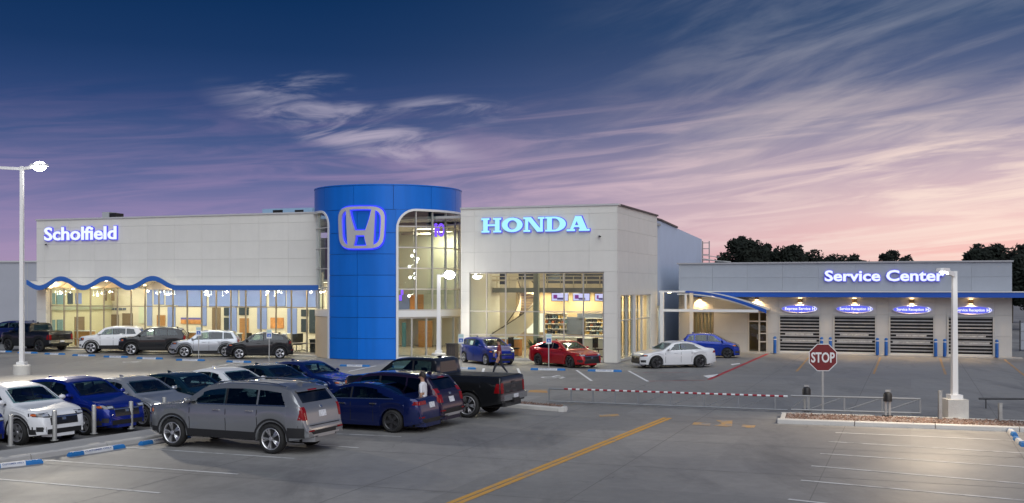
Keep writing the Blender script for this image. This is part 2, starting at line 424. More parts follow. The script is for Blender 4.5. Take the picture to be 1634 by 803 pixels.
# painted markings
def gl(name, x0, y0, x1, y1, w, mat, ext=0., z=.006):
    p, q = g(x0, y0), g(x1, y1); d = (q - p).normalized()
    return strip(name, p, q + d * ext, w, mat, z)
p, q = g(1066, 667), g(733, 800); d = (q - p).normalized(); nr = Vector((-d.y, d.x, 0))
for s in (-.09, .09): strip('double_yellow_line', p + nr * s, q + d * 12 + nr * s, .14, line_yellow)
for a in ((1333, 690.7, 1634, 703.8), (1322, 705, 1634, 723.4), (1309, 724, 1634, 746), (1294.7, 743.7, 1634, 772), (1278, 766.7, 1634, 798.8), (1258, 797, 1500, 824)):
    gl("stall_line", *a, .12, line_white, 4)
for a in ((-60, 760, 255, 787), (62, 734, 380, 757), (198, 714, 470, 732), (440, 706, 572, 715), (500, 691, 640, 697), (560, 678, 700, 684)):
    gl('stall_line', *a, .1, line_white)
for a in ((920, 591, 944, 608), (1003, 592, 1034, 609), (772, 588, 768, 604), (826, 588, 834, 606), (556, 593, 600, 584), (330, 588, 372, 580), (480, 596, 512, 586), (690, 592, 700, 600)):
    gl('stall_line', *a, .13, line_bright)
gl('fire_lane_line', 1131, 606, 1228, 563.5, .2, line_red)
gl('fire_lane_line', 1036, 608.5, 1130, 607, .16, line_redworn)
gl('fire_lane_line', 1003, 595, 1100, 594.5, .1, line_redworn)
for a in ((1293, 568, 1271, 593), (1405, 570, 1394, 597), (1500, 572, 1509, 598), (1603, 574, 1650, 612)):
    gl('bay_line', *a, .12, line_orange)
def flat(name, pts, mat, z=.006):
    ps = [g(*p) for p in pts]; o = ps[0]
    return MB().add([(p.x, p.y, z) for p in ps], [tuple(range(len(ps)))]).build(name, mat, ground)
flat('arrow_stem', [(955, 661.3), (986, 660.9), (990, 664.6), (957, 665)], line_arrow)
flat('arrow_stem', [(1108, 674), (1134, 675.5), (1133, 679.5), (1104, 678)], line_arrow)
flat('arrow_head', [(1143, 671.3), (1169, 670.8), (1168, 680.5), (1158, 681), (1139, 679.5), (1152, 676)], line_arrow)
flat('arrow_stem', [(1185, 678), (1206, 679.2), (1203, 683.4), (1183, 682.2)], line_arrow)
flat('worn_paint_mark', [(845, 623), (872, 622), (874, 627), (842, 627)], line_orange)
# accessible bay symbols and the cross-hatched corner of the walkway
def wheelchair(px, py, s=1.):
    c = g(px, py); mb = MB(); rot = R(-20)
    def add(pts):
        o = [Vector((x * s, y * s, 0)) for x, y in pts]; o = [Matrix.Rotation(rot, 3, 'Z') @ v + c for v in o]
        mb.add([(v.x, v.y, .007 + .0) for v in o], [tuple(range(len(o)))])
    for k in range(14):
        a, b = R(100 + k * 17), R(100 + (k + 1) * 17)
        add([(.42 * cos(a), .42 * sin(a)), (.42 * cos(b), .42 * sin(b)), (.29 * cos(b), .29 * sin(b)), (.29 * cos(a), .29 * sin(a))])
    add([(-.08, .2), (.06, .2), (.06, .95), (-.08, .95)]); add([(.06, .1), (.5, .1), (.5, .24), (.06, .24)])
    add([(.5, -.4), (.64, -.4), (.64, .24), (.5, .24)]); add([(.06, .62), (.4, .62), (.4, .74), (.06, .74)])
    add([(.12 * cos(R(k * 45)), 1.12 + .12 * sin(R(k * 45))) for k in range(8)])
    return mb.build('wheelchair_symbol', line_bright, ground)
wheelchair(878, 602.5, 1.1); wheelchair(368, 583, .9); wheelchair(206, 578, .9)
flat('walkway_mark', [(1122, 600), (1146, 597.2), (1146, 599.8), (1130, 603.4)], line_bright)
flat('walkway_mark', [(1166, 581.3), (1180, 579.6), (1181, 581), (1168, 583)], line_bright)

# raised pads, kerbs, gravel islands
kerb_m = M('kerb_concrete', (.42, .41, .39), .75, noise=(1.4, .12), bump=(30, .3))
kerb_light = M('pale_kerb_concrete', (.55, .54, .51), .75, noise=(1.2, .10), bump=(30, .3))
walk_m = M('sidewalk_concrete', (.40, .385, .36), .75, noise=(.9, .10), bump=(40, .2))
def kerb_run(name, pts, width, h, mat, side=1, label=None):
    """kerb stones laid end to end along a polyline, each one a piece"""
    root = struct(bpy.data.objects.new(name, None)); C.objects.link(root)
    for a, b in zip(pts[:-1], pts[1:]):
        a, b = Vector(a), Vector(b); L_ = (b - a).length; d = (b - a) / L_; nr = Vector((-d.y, d.x, 0)) * side
        k = max(1, round(L_ / 2.4))
        for i in range(k):
            p = a + d * (L_ * i / k + .012); q = a + d * (L_ * (i + 1) / k - .012)
            e = .03
            sec = [(0, 0), (e * .4, h - e), (e * 1.4, h), (width, h), (width, 0)]
            vs = [p + nr * s + Vector((0, 0, z)) for s, z in sec] + [q + nr * s + Vector((0, 0, z)) for s, z in sec]
            n = len(sec)
            MB().add(vs, [tuple(range(n)), tuple(range(2 * n - 1, n - 1, -1))] + [(j, j + n, (j + 1) % n + n, (j + 1) % n) for j in range(n)]).build('kerb_stone', mat, root)
    return root
# bollard island between the two car rows on the left
Ka, Kd, Kn = Vector((-12.55, 26.55, 0)), Vector((.49, .872, 0)).normalized(), Vector((-.872, .49, 0)).normalized()
kerb_run('kerb_left', [Ka - Kd * 6, Ka + Kd * 17.5], .22, .14, kerb_m, 1)
isl = MB()
a, b = Ka - Kd * 6 + Kn * .222, Ka + Kd * 17.5 + Kn * .222
isl.zprism([(a.x, a.y), (b.x, b.y), (b.x + Kn.x * 1.05, b.y + Kn.y * 1.05), (a.x + Kn.x * 1.05, a.y + Kn.y * 1.05)], 0, .132)
struct(isl.build('pavement_left', walk_m))
# gravel island behind the gate, on the right
ga, gb = g(1240, 676), g(1634, 690); gd = (gb - ga).normalized(); gn = Vector((-gd.y, gd.x, 0))
gb = gb + gd * 14
kerb_run('kerb_right', [ga, gb], .2, .15, kerb_light, 1)
kerb_run('kerb_right', [ga + gn * 1.9, ga + gd * .05 + gn * .02], .18, .14, kerb_light, 1)
kerb_run('kerb_right', [gb + gn * 2.1, ga + gn * 2.1], .18, .14, kerb_light, 1)
def gravel(name, poly, z, n, seed):
    rnd = random.Random(seed); xs = [p[0] for p in poly]; ys = [p[1] for p in poly]
    def inside(x, y):
        c = False; j = len(poly) - 1
        for i in range(len(poly)):
            (xi, yi), (xj, yj) = poly[i], poly[j]
            if (yi > y) != (yj > y) and x < (xj - xi) * (y - yi) / (yj - yi) + xi: c = not c
            j = i
        return c
    mb = MB(); k = 0
    while k < n:
        x, y = rnd.uniform(min(xs), max(xs)), rnd.uniform(min(ys), max(ys))
        if not inside(x, y): continue
        k += 1; r = rnd.uniform(.025, .06); a0 = rnd.uniform(0, 6); h = r * rnd.uniform(.5, 1.)
        vs = [(x + r * rnd.uniform(.8, 1.1) * cos(a0 + i * 1.257), y + r * rnd.uniform(.8, 1.1) * sin(a0 + i * 1.257), z) for i in range(5)] + [(x + r * .2, y, z + h)]
        mb.add(vs, [(i, (i + 1) % 5, 5) for i in range(5)])
    m = bpy.data.materials.new(name); m.use_nodes = True; nt = m.node_tree; b = nt.nodes['Principled BSDF']
    ge = nt.nodes.new('ShaderNodeNewGeometry'); rp = nt.nodes.new('ShaderNodeValToRGB'); nt.links.new(ge.outputs['Random Per Island'], rp.inputs[0])
    cr = rp.color_ramp; cr.elements[0].color = (.06, .035, .025, 1); cr.elements[1].color = (.34, .27, .23, 1)
    for p_, c_ in ((.3, (.13, .075, .055)), (.6, (.21, .13, .10)), (.85, (.22, .19, .175))): e = cr.elements.new(p_); e.color = (*c_, 1)
    nt.links.new(rp.outputs[0], b.inputs['Base Color']); b.inputs['Roughness'].default_value = .85
    bed = MB().zprism(poly, 0, z).build('gravel_bed', M('gravel_bed', (.15, .105, .085), .9, noise=(9, .4)))
    struct(bed, 'stuff'); bed.name = 'gravel'
    o = mb.mesh(name, m); o = link('gravel_stones', o, bed); o['kind'] = 'stuff'
    return bed
pg = [ga + gn * .21 + gd * .2, gb + gn * .21, gb + gn * 1.9, ga + gn * 1.9 + gd * .2]
gravel('gravel', [(p.x, p.y) for p in pg], .125, 4200, 3)
# small island behind the pickup truck
la, lb = g(820, 651), g(900, 657.5); ld = (lb - la).normalized(); ln = Vector((-ld.y, ld.x, 0))
la = la - ld * 3.2
kerb_run('kerb_middle', [la, lb], .2, .14, kerb_light, 1)
kerb_run('kerb_middle', [lb, lb + ln * .62 - ld * .25], .2, .13, kerb_light, 1)
pg = [la + ln * .21, lb + ln * .21 - ld * .3, lb + ln * .8 - ld * .55, la + ln * 1.3]
gravel('gravel', [(p.x, p.y) for p in pg], .12, 900, 5)
# apron in front of the storefront and the service bays
ap = [Bw(-36.2, -.9), Bw(-12.6, -.9), Bw(-12.6, -.05), Bw(-36.2, -.05)]
struct(MB().zprism([(p.x, p.y) for p in ap], 0, .09).build('pavement_storefront', walk_m))
ap = [Bw(9.5, 12.2), Bw(28.6, 12.2), Bw(28.6, 12.85), Bw(9.5, 12.85)]
struct(MB().zprism([(p.x, p.y) for p in ap], 0, .06).build('pavement_service', walk_m))

# ------------------------------------------------------------------ main dealership building (local x along the front, y inwards)
main = thing('dealership_building', 'large white panelled car dealership with a round blue entrance tower', 'building', (0, BY, 0), BROT)
UL, UR, UT0, UT1, HT = -35.6, 6.42, -13.05, -3.29, 9.05      # ends of the wings, gap for the tower, parapet height
_pm = {}
def panel(parent, u0, u1, z0, z1, v, mat=concrete_wall, t=.03, gap=.003, axis='u'):
    w, h = u1 - u0 - 2 * gap, z1 - z0 - 2 * gap
    key = (round(w, 3), round(h, 3), mat.name, axis, t)
    if key not in _pm:
        e = .002
        if axis == 'u':
            mb = MB().add([(-w / 2, 0, -h / 2), (w / 2, 0, -h / 2), (w / 2, 0, h / 2), (-w / 2, 0, h / 2), (-w / 2 + e, -t, -h / 2 + e), (w / 2 - e, -t, -h / 2 + e), (w / 2 - e, -t, h / 2 - e), (-w / 2 + e, -t, h / 2 - e)],
                          [(4, 5, 6, 7), (0, 1, 5, 4), (1, 2, 6, 5), (2, 3, 7, 6), (3, 0, 4, 7)])
        else:
            mb = MB().add([(0, -w / 2, -h / 2), (0, w / 2, -h / 2), (0, w / 2, h / 2), (0, -w / 2, h / 2), (t, -w / 2 + e, -h / 2 + e), (t, w / 2 - e, -h / 2 + e), (t, w / 2 - e, h / 2 - e), (t, -w / 2 + e, h / 2 - e)],
                          [(4, 5, 6, 7), (0, 1, 5, 4), (1, 2, 6, 5), (2, 3, 7, 6), (3, 0, 4, 7)])
        _pm[key] = mb.mesh('panel', mat)
    loc = ((u0 + u1) / 2, v, (z0 + z1) / 2) if axis == 'u' else (v, (u0 + u1) / 2, (z0 + z1) / 2)
    return link('panel', _pm[key], parent, loc)
def panel_grid(parent, us, zs, v, **k):
    for a, b in zip(us[:-1], us[1:]):
        for c, d in zip(zs[:-1], zs[1:]): panel(parent, a, b, c, d, v, **k)

# left wing wall
lw = MB().box(UL, UT0, .03, .30, 5.05, HT - .03).box(-26.16, UT0, .03, .30, 4.2, 5.05).box(UL, -34.75, .02, .5, 0, 4.2).build('wing_wall', wall_back, main)
panel_grid(lw, [UL, -34.9] + [-34.9 + 2.185 * k for k in range(1, 11)], [5.05, 6.2, 7.35, 8.5, HT], .02)
panel_grid(lw, [-34.9 + 2.185 * k for k in range(4, 11)], [4.2, 5.05], .02)
WA = uat(281, -1.15); WP = (uat(243, -1.15) - uat(97, -1.15)) / 2      # where the wave runs level, its period
def wavez(u): return 4.34 if u > WA else 4.34 + .31 * (1 - cos((u - WA) / WP * 2 * pi))
for k in range(-1, 4):                                   # lowest row over the wave: each panel is cut to the curve
    a, b = max(UL, -34.9 + 2.185 * k) + .012, -34.9 + 2.185 * (k + 1) - .012
    pl = [(a + (b - a) * i / 24, wavez(a + (b - a) * i / 24) + .04) for i in range(25)] + [(b, 5.038), (a, 5.038)]
    MB().prism(pl, -.03, .04).build('panel', concrete_wall, lw)
panel_grid(lw, [UL, -34.75], [0.02, 1.4, 2.8, 4.2], .02)
MB().box(UL - .06, UT0 + .02, -.07, .36, HT, HT + .1).build('coping', coping_m, main)
MB().box(UL, UL + .25, .5, 30, 0, HT - .03).build('end_wall', concrete_wall, main)
# right wing walls
wx0, wx1 = uat(749.5, 0), uat(963, 0); wz = 5.23
rw = MB().box(UT1, UR - .02, .02, .3, wz, HT - .03).box(UT1, wx0 - .02, .02, .3, 0, wz).box(wx1 + .02, UR - .02, .02, .3, 0, wz).build('wing_wall', wall_back, main)
us = [UT1, uat(757, 0), uat(815, 0), uat(876, 0), uat(940, 0), UR - .02]
panel_grid(rw, us, [wz + .02, 6.45, 7.68, 8.62, HT], .02)
panel_grid(rw, [UT1, wx0 - .02], [0.02, 1.45, 2.85, 4.1, wz + .02], .02)
panel_grid(rw, [wx1 + .02, UR - .02], [0.02, 1.45, 2.85, 4.1, wz + .02], .02)
MB().box(UT1 - .02, UR + .1, -.07, .36, HT, HT + .1).build('coping', coping_m, main)
# right side wall with its own window, then the long rear wall
SV0, SV1, SZ = .75, 8.6, 3.9
sw = MB().box(UR - .28, UR - .02, .02, 10.4, SZ, HT - .03).box(UR - .28, UR - .02, .3, SV0, 0, SZ).box(UR - .28, UR - .02, SV1, 10.4, 0, SZ).build('side_wall', wall_back, main)
side_m = concrete_wall
panel_grid(sw, [-.03, 2.6, 5.2, 7.8, 10.4], [SZ, 5.23, 6.45, 7.68, 8.62, HT], UR - .02, axis='v')
panel_grid(sw, [-.03, SV0], [0.02, 1.3, 2.6, SZ], UR - .02, axis='v')
panel_grid(sw, [SV1, 10.4], [0.02, 1.3, 2.6, SZ], UR - .02, axis='v')
MB().box(UR - .35, UR + .1, .36, 10.45, HT, HT + .1).build('coping', dark_m, main)
rear_m = M('rear_wall_skylight_tint', (.52, .60, .74), .7, noise=(.4, .05), bump=(20, .2))  # bluish because skylight falling on this side is mixed into the base colour
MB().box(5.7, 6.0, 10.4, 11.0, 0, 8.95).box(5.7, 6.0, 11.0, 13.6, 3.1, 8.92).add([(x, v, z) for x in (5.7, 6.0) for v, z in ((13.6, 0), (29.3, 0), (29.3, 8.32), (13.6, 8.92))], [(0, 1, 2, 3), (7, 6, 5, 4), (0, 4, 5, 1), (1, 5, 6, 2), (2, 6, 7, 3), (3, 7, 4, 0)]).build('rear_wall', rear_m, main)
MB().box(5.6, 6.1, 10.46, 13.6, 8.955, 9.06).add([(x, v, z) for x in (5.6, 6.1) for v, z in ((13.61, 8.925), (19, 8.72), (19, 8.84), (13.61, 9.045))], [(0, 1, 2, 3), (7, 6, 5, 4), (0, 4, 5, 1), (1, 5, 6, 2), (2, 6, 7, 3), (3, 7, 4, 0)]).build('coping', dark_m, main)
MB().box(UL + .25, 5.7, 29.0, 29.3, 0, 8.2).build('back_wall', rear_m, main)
MB().box(UL + .25, UR - .3, .4, 13, 8.55, 8.7).box(UL + .25, 5.6, 13.001, 29, 8.0, 8.15).build('roof', M('roof_membrane', (.4, .4, .4), .8), main)
# recessed side window near the service link
sd = MB()
for v in (11.0, 11.85, 12.7, 13.6): sd.box(5.72, 5.82, v - .03, v + .03, .1, 3.1)
sd.box(5.72, 5.82, 11.0, 13.6, .05, .15)
sd = sd.build('side_window', alu, main)
for v in (11.0, 11.85, 12.7): MB().box(5.76, 5.775, v + .035, v + .82, .15, 3.1).build('pane', glass, sd)

# ---- storefronts
def glazing(name, parent, us, zs, v, frame=alu, w=.055, d=.12, axis='u', glass_m=glass):
    mb = MB()
    B = (lambda a0, a1, b0, b1, c0, c1: mb.box(a0, a1, b0, b1, c0, c1)) if axis == 'u' else (lambda a0, a1, b0, b1, c0, c1: mb.box(b0, b1, a0, a1, c0, c1))
    base = link(name, None, parent)
    sill = MB()
    if axis == 'u': sill.box(us[0], us[-1], v - d / 2 - .03, v + d / 2 + .03, zs[0] - .12, zs[0] - w / 2)
    else: sill.box(v - d / 2 - .03, v + d / 2 + .03, us[0], us[-1], zs[0] - .12, zs[0] - w / 2)
    bo = sill.build('sill', frame, base)
    for a in us:
        m_ = MB()
        if axis == 'u': m_.box(a - w / 2, a + w / 2, v - d / 2, v + d / 2, zs[0] - w / 2 + .002, zs[-1])
        else: m_.box(v - d / 2, v + d / 2, a - w / 2, a + w / 2, zs[0] - w / 2 + .002, zs[-1])
        m_.build('mullion', frame, base)
    for c in zs:
        m_ = MB()
        for a, b in zip(us[:-1], us[1:]):
            if axis == 'u': m_.box(a + w / 2, b - w / 2, v - d / 2 + .01, v + d / 2 - .01, c - w / 2, c + w / 2)
            else: m_.box(v - d / 2 + .01, v + d / 2 - .01, a + w / 2, b - w / 2, c - w / 2, c + w / 2)
        m_.build('transom', frame, base)
    for a, b in zip(us[:-1], us[1:]):
        for c, e in zip(zs[:-1], zs[1:]):
            m_ = MB()
            if axis == 'u': m_.box(a + w / 2, b - w / 2, v - .006, v + .006, c + w / 2, e - w / 2)
            else: m_.box(v - .006, v + .006, a + w / 2, b - w / 2, c + w / 2, e - w / 2)
            m_.build('pane', glass_m, base)
    return base
LV = .45
u0, u1 = -34.72, -13.0
glazing('storefront', main, [u0 + (u1 - u0) * k / 19 for k in range(20)], [.16, .78, 3.06, 4.32], LV, frame=M('tan_frame', (.33, .30, .25), .45, metal=.3))
glazing('storefront', main, [uat(x, .15) for x in (749.5, 777, 807, 838, 868, 900, 931, 963)], [.14, 1.52, 2.92, 5.2], .15)
glazing('storefront', main, [SV0 + .03, 2.7, 4.2, 4.75, 6.6, SV1 - .03], [.14, 2.4, SZ - .03], UR - .15, axis='v')
MB().box(UR - .2, UR - .06, 4.22, 4.73, .02, SZ).build('side_pier', white_trim, main)

# ---- wave canopy over the left storefront: a thick blue edge that swings up and down, then runs level
cv0, cv1 = -1.15, .0
ua, ub = uat(42, cv0), uat(507, cv0)
N_ = 180
top, bot = [], []
edge = MB(); sof = MB(); rf = MB()
pts = [ua + (ub - ua) * i / N_ for i in range(N_ + 1)]
def band(mb, y0, y1, lo, hi):
    vs = []
    for u in pts: z = wavez(u); vs += [(u, y0, z + lo), (u, y1, z + lo), (u, y1, z + hi), (u, y0, z + hi)]
    fs = [(0, 1, 2, 3), tuple(4 * N_ + k for k in (3, 2, 1, 0))]
    for i in range(N_):
        for k in range(4): fs.append((4 * i + k, 4 * i + (k + 1) % 4, 4 * i + 4 + (k + 1) % 4, 4 * i + 4 + k))
    mb.add(vs, fs)
band(edge, cv0, cv0 + .1, -.17, .15)
wc = edge.build('wave_canopy', M('wave_blue', (.03, .14, .47), .4, coat=.2), main, smooth=True)
band(sof, cv0 + .1, LV - .08, -.05, .06); 
sof.build('canopy_deck', M('canopy_white', (.66, .64, .58), .6), wc, smooth=True)
lb_ = MB()
for k in range(14):
    u = u0 + .8 + k * 1.58; z = wavez(u)
    lb_.box(u - .07, u + .07, -.55, -.41, z - .075, z - .052)
lb_.build('downlight', M('downlight_glow', (1, .78, .45), emit=18), wc)
for k in range(7):
    u = u0 + 1.2 + k * 3.2; lamp('soffit_light', 'POINT', 48, (1, .68, .34), (u, -.35, wavez(u) - .3), wc, .08)
# head wall above the storefront, behind the canopy, follows under the deck
MB().box(u0, u1, LV - .05, LV + .12, 4.35, 5.3).build('head_wall', cream, main)
MB().box(u0 - .02, u1, .3, .5, 5.2, 5.3).build('head_wall_cap', cream, main)

# ---- round entrance tower
TU, TV, TR, TZ = -9.24, 2.25, 4.67, 10.48
def cyl(th, z, r=TR): return (TU + r * sin(R(th)), TV - r * cos(R(th)), z)
def th_at(px):
    lo, hi = -58., 108.
    for _ in range(40):
        m_ = (lo + hi) / 2; p = Bw(*cyl(m_, 0)); x = 817 + F * p.x / p.y
        if x < px: lo = m_
        else: hi = m_
    return (lo + hi) / 2
def cpanel(parent, t0, t1, z0, z1, mat, r0=TR - .06, r1=TR, gap=.012, name='panel'):
    gd_ = math.degrees(gap / TR); t0 += gd_; t1 -= gd_; z0 += gap; z1 -= gap
    n = max(2, int((t1 - t0) / 3)); vs = []; fs = []
    for i in range(n + 1):
        t = t0 + (t1 - t0) * i / n
        vs += [cyl(t, z0, r1), cyl(t, z1, r1), cyl(t, z1, r0), cyl(t, z0, r0)]
    for i in range(n):
        for k in range(4): fs.append((4 * i + k, 4 * i + (k + 1) % 4, 4 * i + 4 + (k + 1) % 4, 4 * i + 4 + k))
    fs += [(0, 1, 2, 3), tuple(4 * n + k for k in (3, 2, 1, 0))]
    return MB().add(vs, fs).build(name, mat, parent, smooth=True, angle=30)
TA, TB = th_at(525.5), th_at(632)                       # edges of the blue curved wall
tower_core = MB()
def ringwall(mb, t0, t1, z0, z1, r0, r1, step=4):
    n = max(2, int((t1 - t0) / step)); vs = []; fs = []
    for i in range(n + 1):
        t = t0 + (t1 - t0) * i / n; vs += [cyl(t, z0, r1), cyl(t, z1, r1), cyl(t, z1, r0), cyl(t, z0, r0)]
    for i in range(n):
        for k in range(4): fs.append((4 * i + k, 4 * i + (k + 1) % 4, 4 * i + 4 + (k + 1) % 4, 4 * i + 4 + k))
    fs += [(0, 1, 2, 3), tuple(4 * n + k for k in (3, 2, 1, 0))]
    mb.add(vs, fs)
ZR = 9.02                                                # underside of the blue ring
ringwall(tower_core, -180, 180, ZR + .01, TZ - .02, TR - .3, TR - .062, 6)
ringwall(tower_core, TA + .2, TB - .2, 0, ZR, TR - .3, TR - .062)
blue_back = M('blue_joint', (.003, .03, .16), .6)
tw = tower_core.build('tower', blue_back, main, smooth=True)
zs = [.02, 1.27, 2.54, 3.81, 5.08, 6.35, 7.62, ZR]
tmid = th_at(570); cols_ = [TA, tmid, TB]
for a, b in zip(cols_[:-1], cols_[1:]):
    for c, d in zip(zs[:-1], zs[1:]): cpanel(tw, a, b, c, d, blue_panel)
tt = [-180 + 30 * k for k in range(13)]
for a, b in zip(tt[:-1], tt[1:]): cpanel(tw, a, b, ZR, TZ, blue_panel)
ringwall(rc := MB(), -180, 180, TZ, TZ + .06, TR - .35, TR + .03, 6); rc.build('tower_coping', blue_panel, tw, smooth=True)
MB().add([cyl(t, TZ - .3, TR - .2) for t in range(-180, 180, 10)], [tuple(range(36))]).build('tower_roof', dark_m, tw)
# rounded gussets where ring and wall meet, with a pale trim along both openings
def gusset(tedge, sgn, rad=1.15):
    n = 10; vs = []; fs = []
    for i in range(n + 1):
        a = pi / 2 * i / n
        s = rad * (1 - cos(a)); h = rad * (1 - sin(a))     # distance from the wall edge and drop below the ring
        t = tedge + sgn * math.degrees(s / TR)
        vs += [cyl(t, ZR - h if i < n else ZR - .001, TR - .01), cyl(t, ZR, TR - .01), cyl(t, ZR, TR - .1), cyl(t, ZR - h if i < n else ZR - .001, TR - .1)]
    for i in range(n):
        for k in range(4): fs.append((4 * i + k, 4 * i + (k + 1) % 4, 4 * i + 4 + (k + 1) % 4, 4 * i + 4 + k))
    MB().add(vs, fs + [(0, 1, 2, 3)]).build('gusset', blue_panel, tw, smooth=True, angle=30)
def trim(tedge, sgn, tend, rad=1.15, z0=0.):
    path = [(tedge, z0), (tedge, ZR - rad)]
    for i in range(1, 9):
        a = pi / 2 * i / 8; path.append((tedge + sgn * math.degrees(rad * (1 - cos(a)) / TR), ZR - rad + rad * sin(a)))
    k = 10
    for i in range(1, k + 1): path.append((path[9][0] + (tend - path[9][0]) * i / k, ZR))
    vs = []; fs = []
    for i, (t, z) in enumerate(path):
        a, b = path[max(0, i - 1)], path[min(len(path) - 1, i + 1)]
        ds, dz = R(b[0] - a[0]) * TR, b[1] - a[1]; l = math.hypot(ds, dz) or 1; ns, nz = -dz / l, ds / l
        for w, r in ((-.065, TR + .05), (.065, TR + .05), (.065, TR - .16), (-.065, TR - .16)):
            vs.append(cyl(t + math.degrees(ns * w / TR), z + nz * w, r))
    for i in range(len(path) - 1):
        for k in range(4): fs.append((4 * i + k, 4 * i + (k + 1) % 4, 4 * i + 4 + (k + 1) % 4, 4 * i + 4 + k))
    MB().add(vs, fs).build('opening_trim', white_trim, tw, smooth=True, angle=30)
gusset(TB, 1); gusset(TA, -1, .9)
trim(TB + .8, 1, 104); trim(TA - .8, -1, -61, .9)
# curved curtain wall on both sides of the blue wall
def curtain(name, ths, zs, r=TR - .12, fm=alu):
    base = link(name, None, tw)
    for t in ths:
        dt = math.degrees(.032 / TR); mb = MB(); ringwall(mb, t - dt, t + dt, zs[0], zs[-1], r - .1, r + .04, 50); mb.build('mullion', fm, base)
    for z in zs:
        mb = MB(); ringwall(mb, ths[0], ths[-1], z - .03, z + .03, r - .08, r + .03, 3); mb.build('transom', fm, base)
    dt = math.degrees(.034 / TR)
    for a, b in zip(ths[:-1], ths[1:]):
        for c, d in zip(zs[:-1], zs[1:]):
            mb = MB(); ringwall(mb, a + dt, b - dt, c + .032, d - .032, r - .02, r - .008, 3); mb.build('pane', glass, base, smooth=True, angle=30)
    return base
thr = [TB + 1.6] + [th_at(x) for x in (665, 692, 714)] + [th_at(730), 108]
curtain('tower_window', thr, [2.98, 4.24, 5.5, 6.76, 8.02, ZR])
curtain('tower_window', [-61, -47, TA - 1.6], [2.98, 4.24, 5.5, 6.76, 8.02, ZR])
hd = MB(); ringwall(hd, TB + 1, 108, 2.56, 2.94, TR - .25, TR - .02, 3); ringwall(hd, -61, TA - 1, 2.56, 2.94, TR - .25, TR - .02, 3)
hd.build('entrance_header', white_trim, tw, smooth=True)
curtain('entrance_door', [TB + 1.6, th_at(658), th_at(682), th_at(706), th_at(727), 108], [.16, 2.5])
cpanel(tw, TB + 1, 108, 0.0, .13, white_trim, TR - .3, TR - .02, 0, 'threshold')
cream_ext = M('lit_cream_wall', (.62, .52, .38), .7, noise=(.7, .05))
cpanel(tw, -61, TA - .9, .02, 2.55, cream_ext, TR - .3, TR - .05, 0, 'side_panel')
MB().box(UT1, UT1 + .25, .3, 6, 0, HT - .05).build('return_wall', concrete_wall, main)

# ---- rooftop pieces
def rooftop(name, label, cat, u, v, parts, z=8.7):
    t = thing(name, label, cat, Bw(u, v, 8.7), BROT)
    for nm, mt, bx in parts:
        mb = MB()
        for b in bx: mb.box(*b)
        mb.build(nm, mt, t)
    return t
roof_grey = M('rooftop_unit_grey', (.42, .44, .45), .6)
light_blue_m = M('rooftop_unit_blue', (.30, .46, .62), .6)
rooftop('rooftop_vent', 'small grey rooftop vent box above the left sign', 'vent', uat(181, 5), 5,
        [('housing', roof_grey, [(-.6, .0, -.5, .5, 0, 1.2)]), ('louvre', black_m, [(.02, .55, -.45, .45, .1, 1.12)])])
rooftop('rooftop_air_conditioner', 'long pale blue rooftop air conditioning unit beside the blue tower', 'air conditioner', uat(467, 8), 8,
        [('housing', light_blue_m, [(-1.9, 2.2, -1, 1, 0, 1.3)]), ('louvre', black_m, [(-1.0, -.2, -1.03, -1.0, .98, 1.2)]), ('louvre', black_m, [(.8, 1.5, -1.03, -1.0, 1.0, 1.16)])])
lt = thing('roof_ladder', 'caged steel access ladder at the rear roof edge', 'ladder', Bw(uat(1121, 29.8), 29.8, 5.6), BROT)
for x in (0, .55):
    MB().box(x - .04, x + .04, 0, .08, 0, 2.6).build('rail', steel, lt)
for k in range(5): MB().box(.04, .51, .02, .06, .5 + k * .48, .56 + k * .48).build('rung', steel, lt)
pp = thing('roof_pipe', 'bent steel pipe rail on the service roof beside the ladder', 'pipe', Bw(uat(1128, 28), 28, 5.7), BROT)
MB().tube([(-.4, 0, 1.0), (.8, 0, .8), (1.9, 0, .72), (1.9, 0, 0)], .05).build('pipe', steel, pp)
MB().tube([(-.4, 0, 1.3), (1.0, 0, 1.1)], .03).build('handrail', steel, pp)

# ---- signs on the front
sign_face = M('sign_white_glow', (.80, .86, 1.0), emit=1.15)
sign_cyan = M('sign_cyan_glow', (.42, .90, 1.0), emit=1.05)
halo_blue = M('sign_blue_glow', (.13, .13, .95), emit=.9)
halo_strong = M('emblem_blue_glow', (.05, .06, 1.0), emit=1.3)
def wall_sign(label, px0, px1, pyc, height, txt, v, bold, cat='sign'):
    a, b = uat(px0, v), uat(px1, v); uc = (a + b) / 2
    t = thing('wall_sign', label, cat, Bw(uc, v, zat(pyc, uc, v)), BROT)
    letters(t, txt, b - a, height, .1, sign_face, halo_blue, bold, .035)
    return t
wall_sign('glowing white Scholfield lettering high on the left wing', 71, 186, 372.5, .93, 'Scholfield', -.13, .022)
wall_sign('glowing white Service Center lettering above the bay doors', 1316, 1507, 440, .72, 'Service Center', 12.9 - .13, .028)
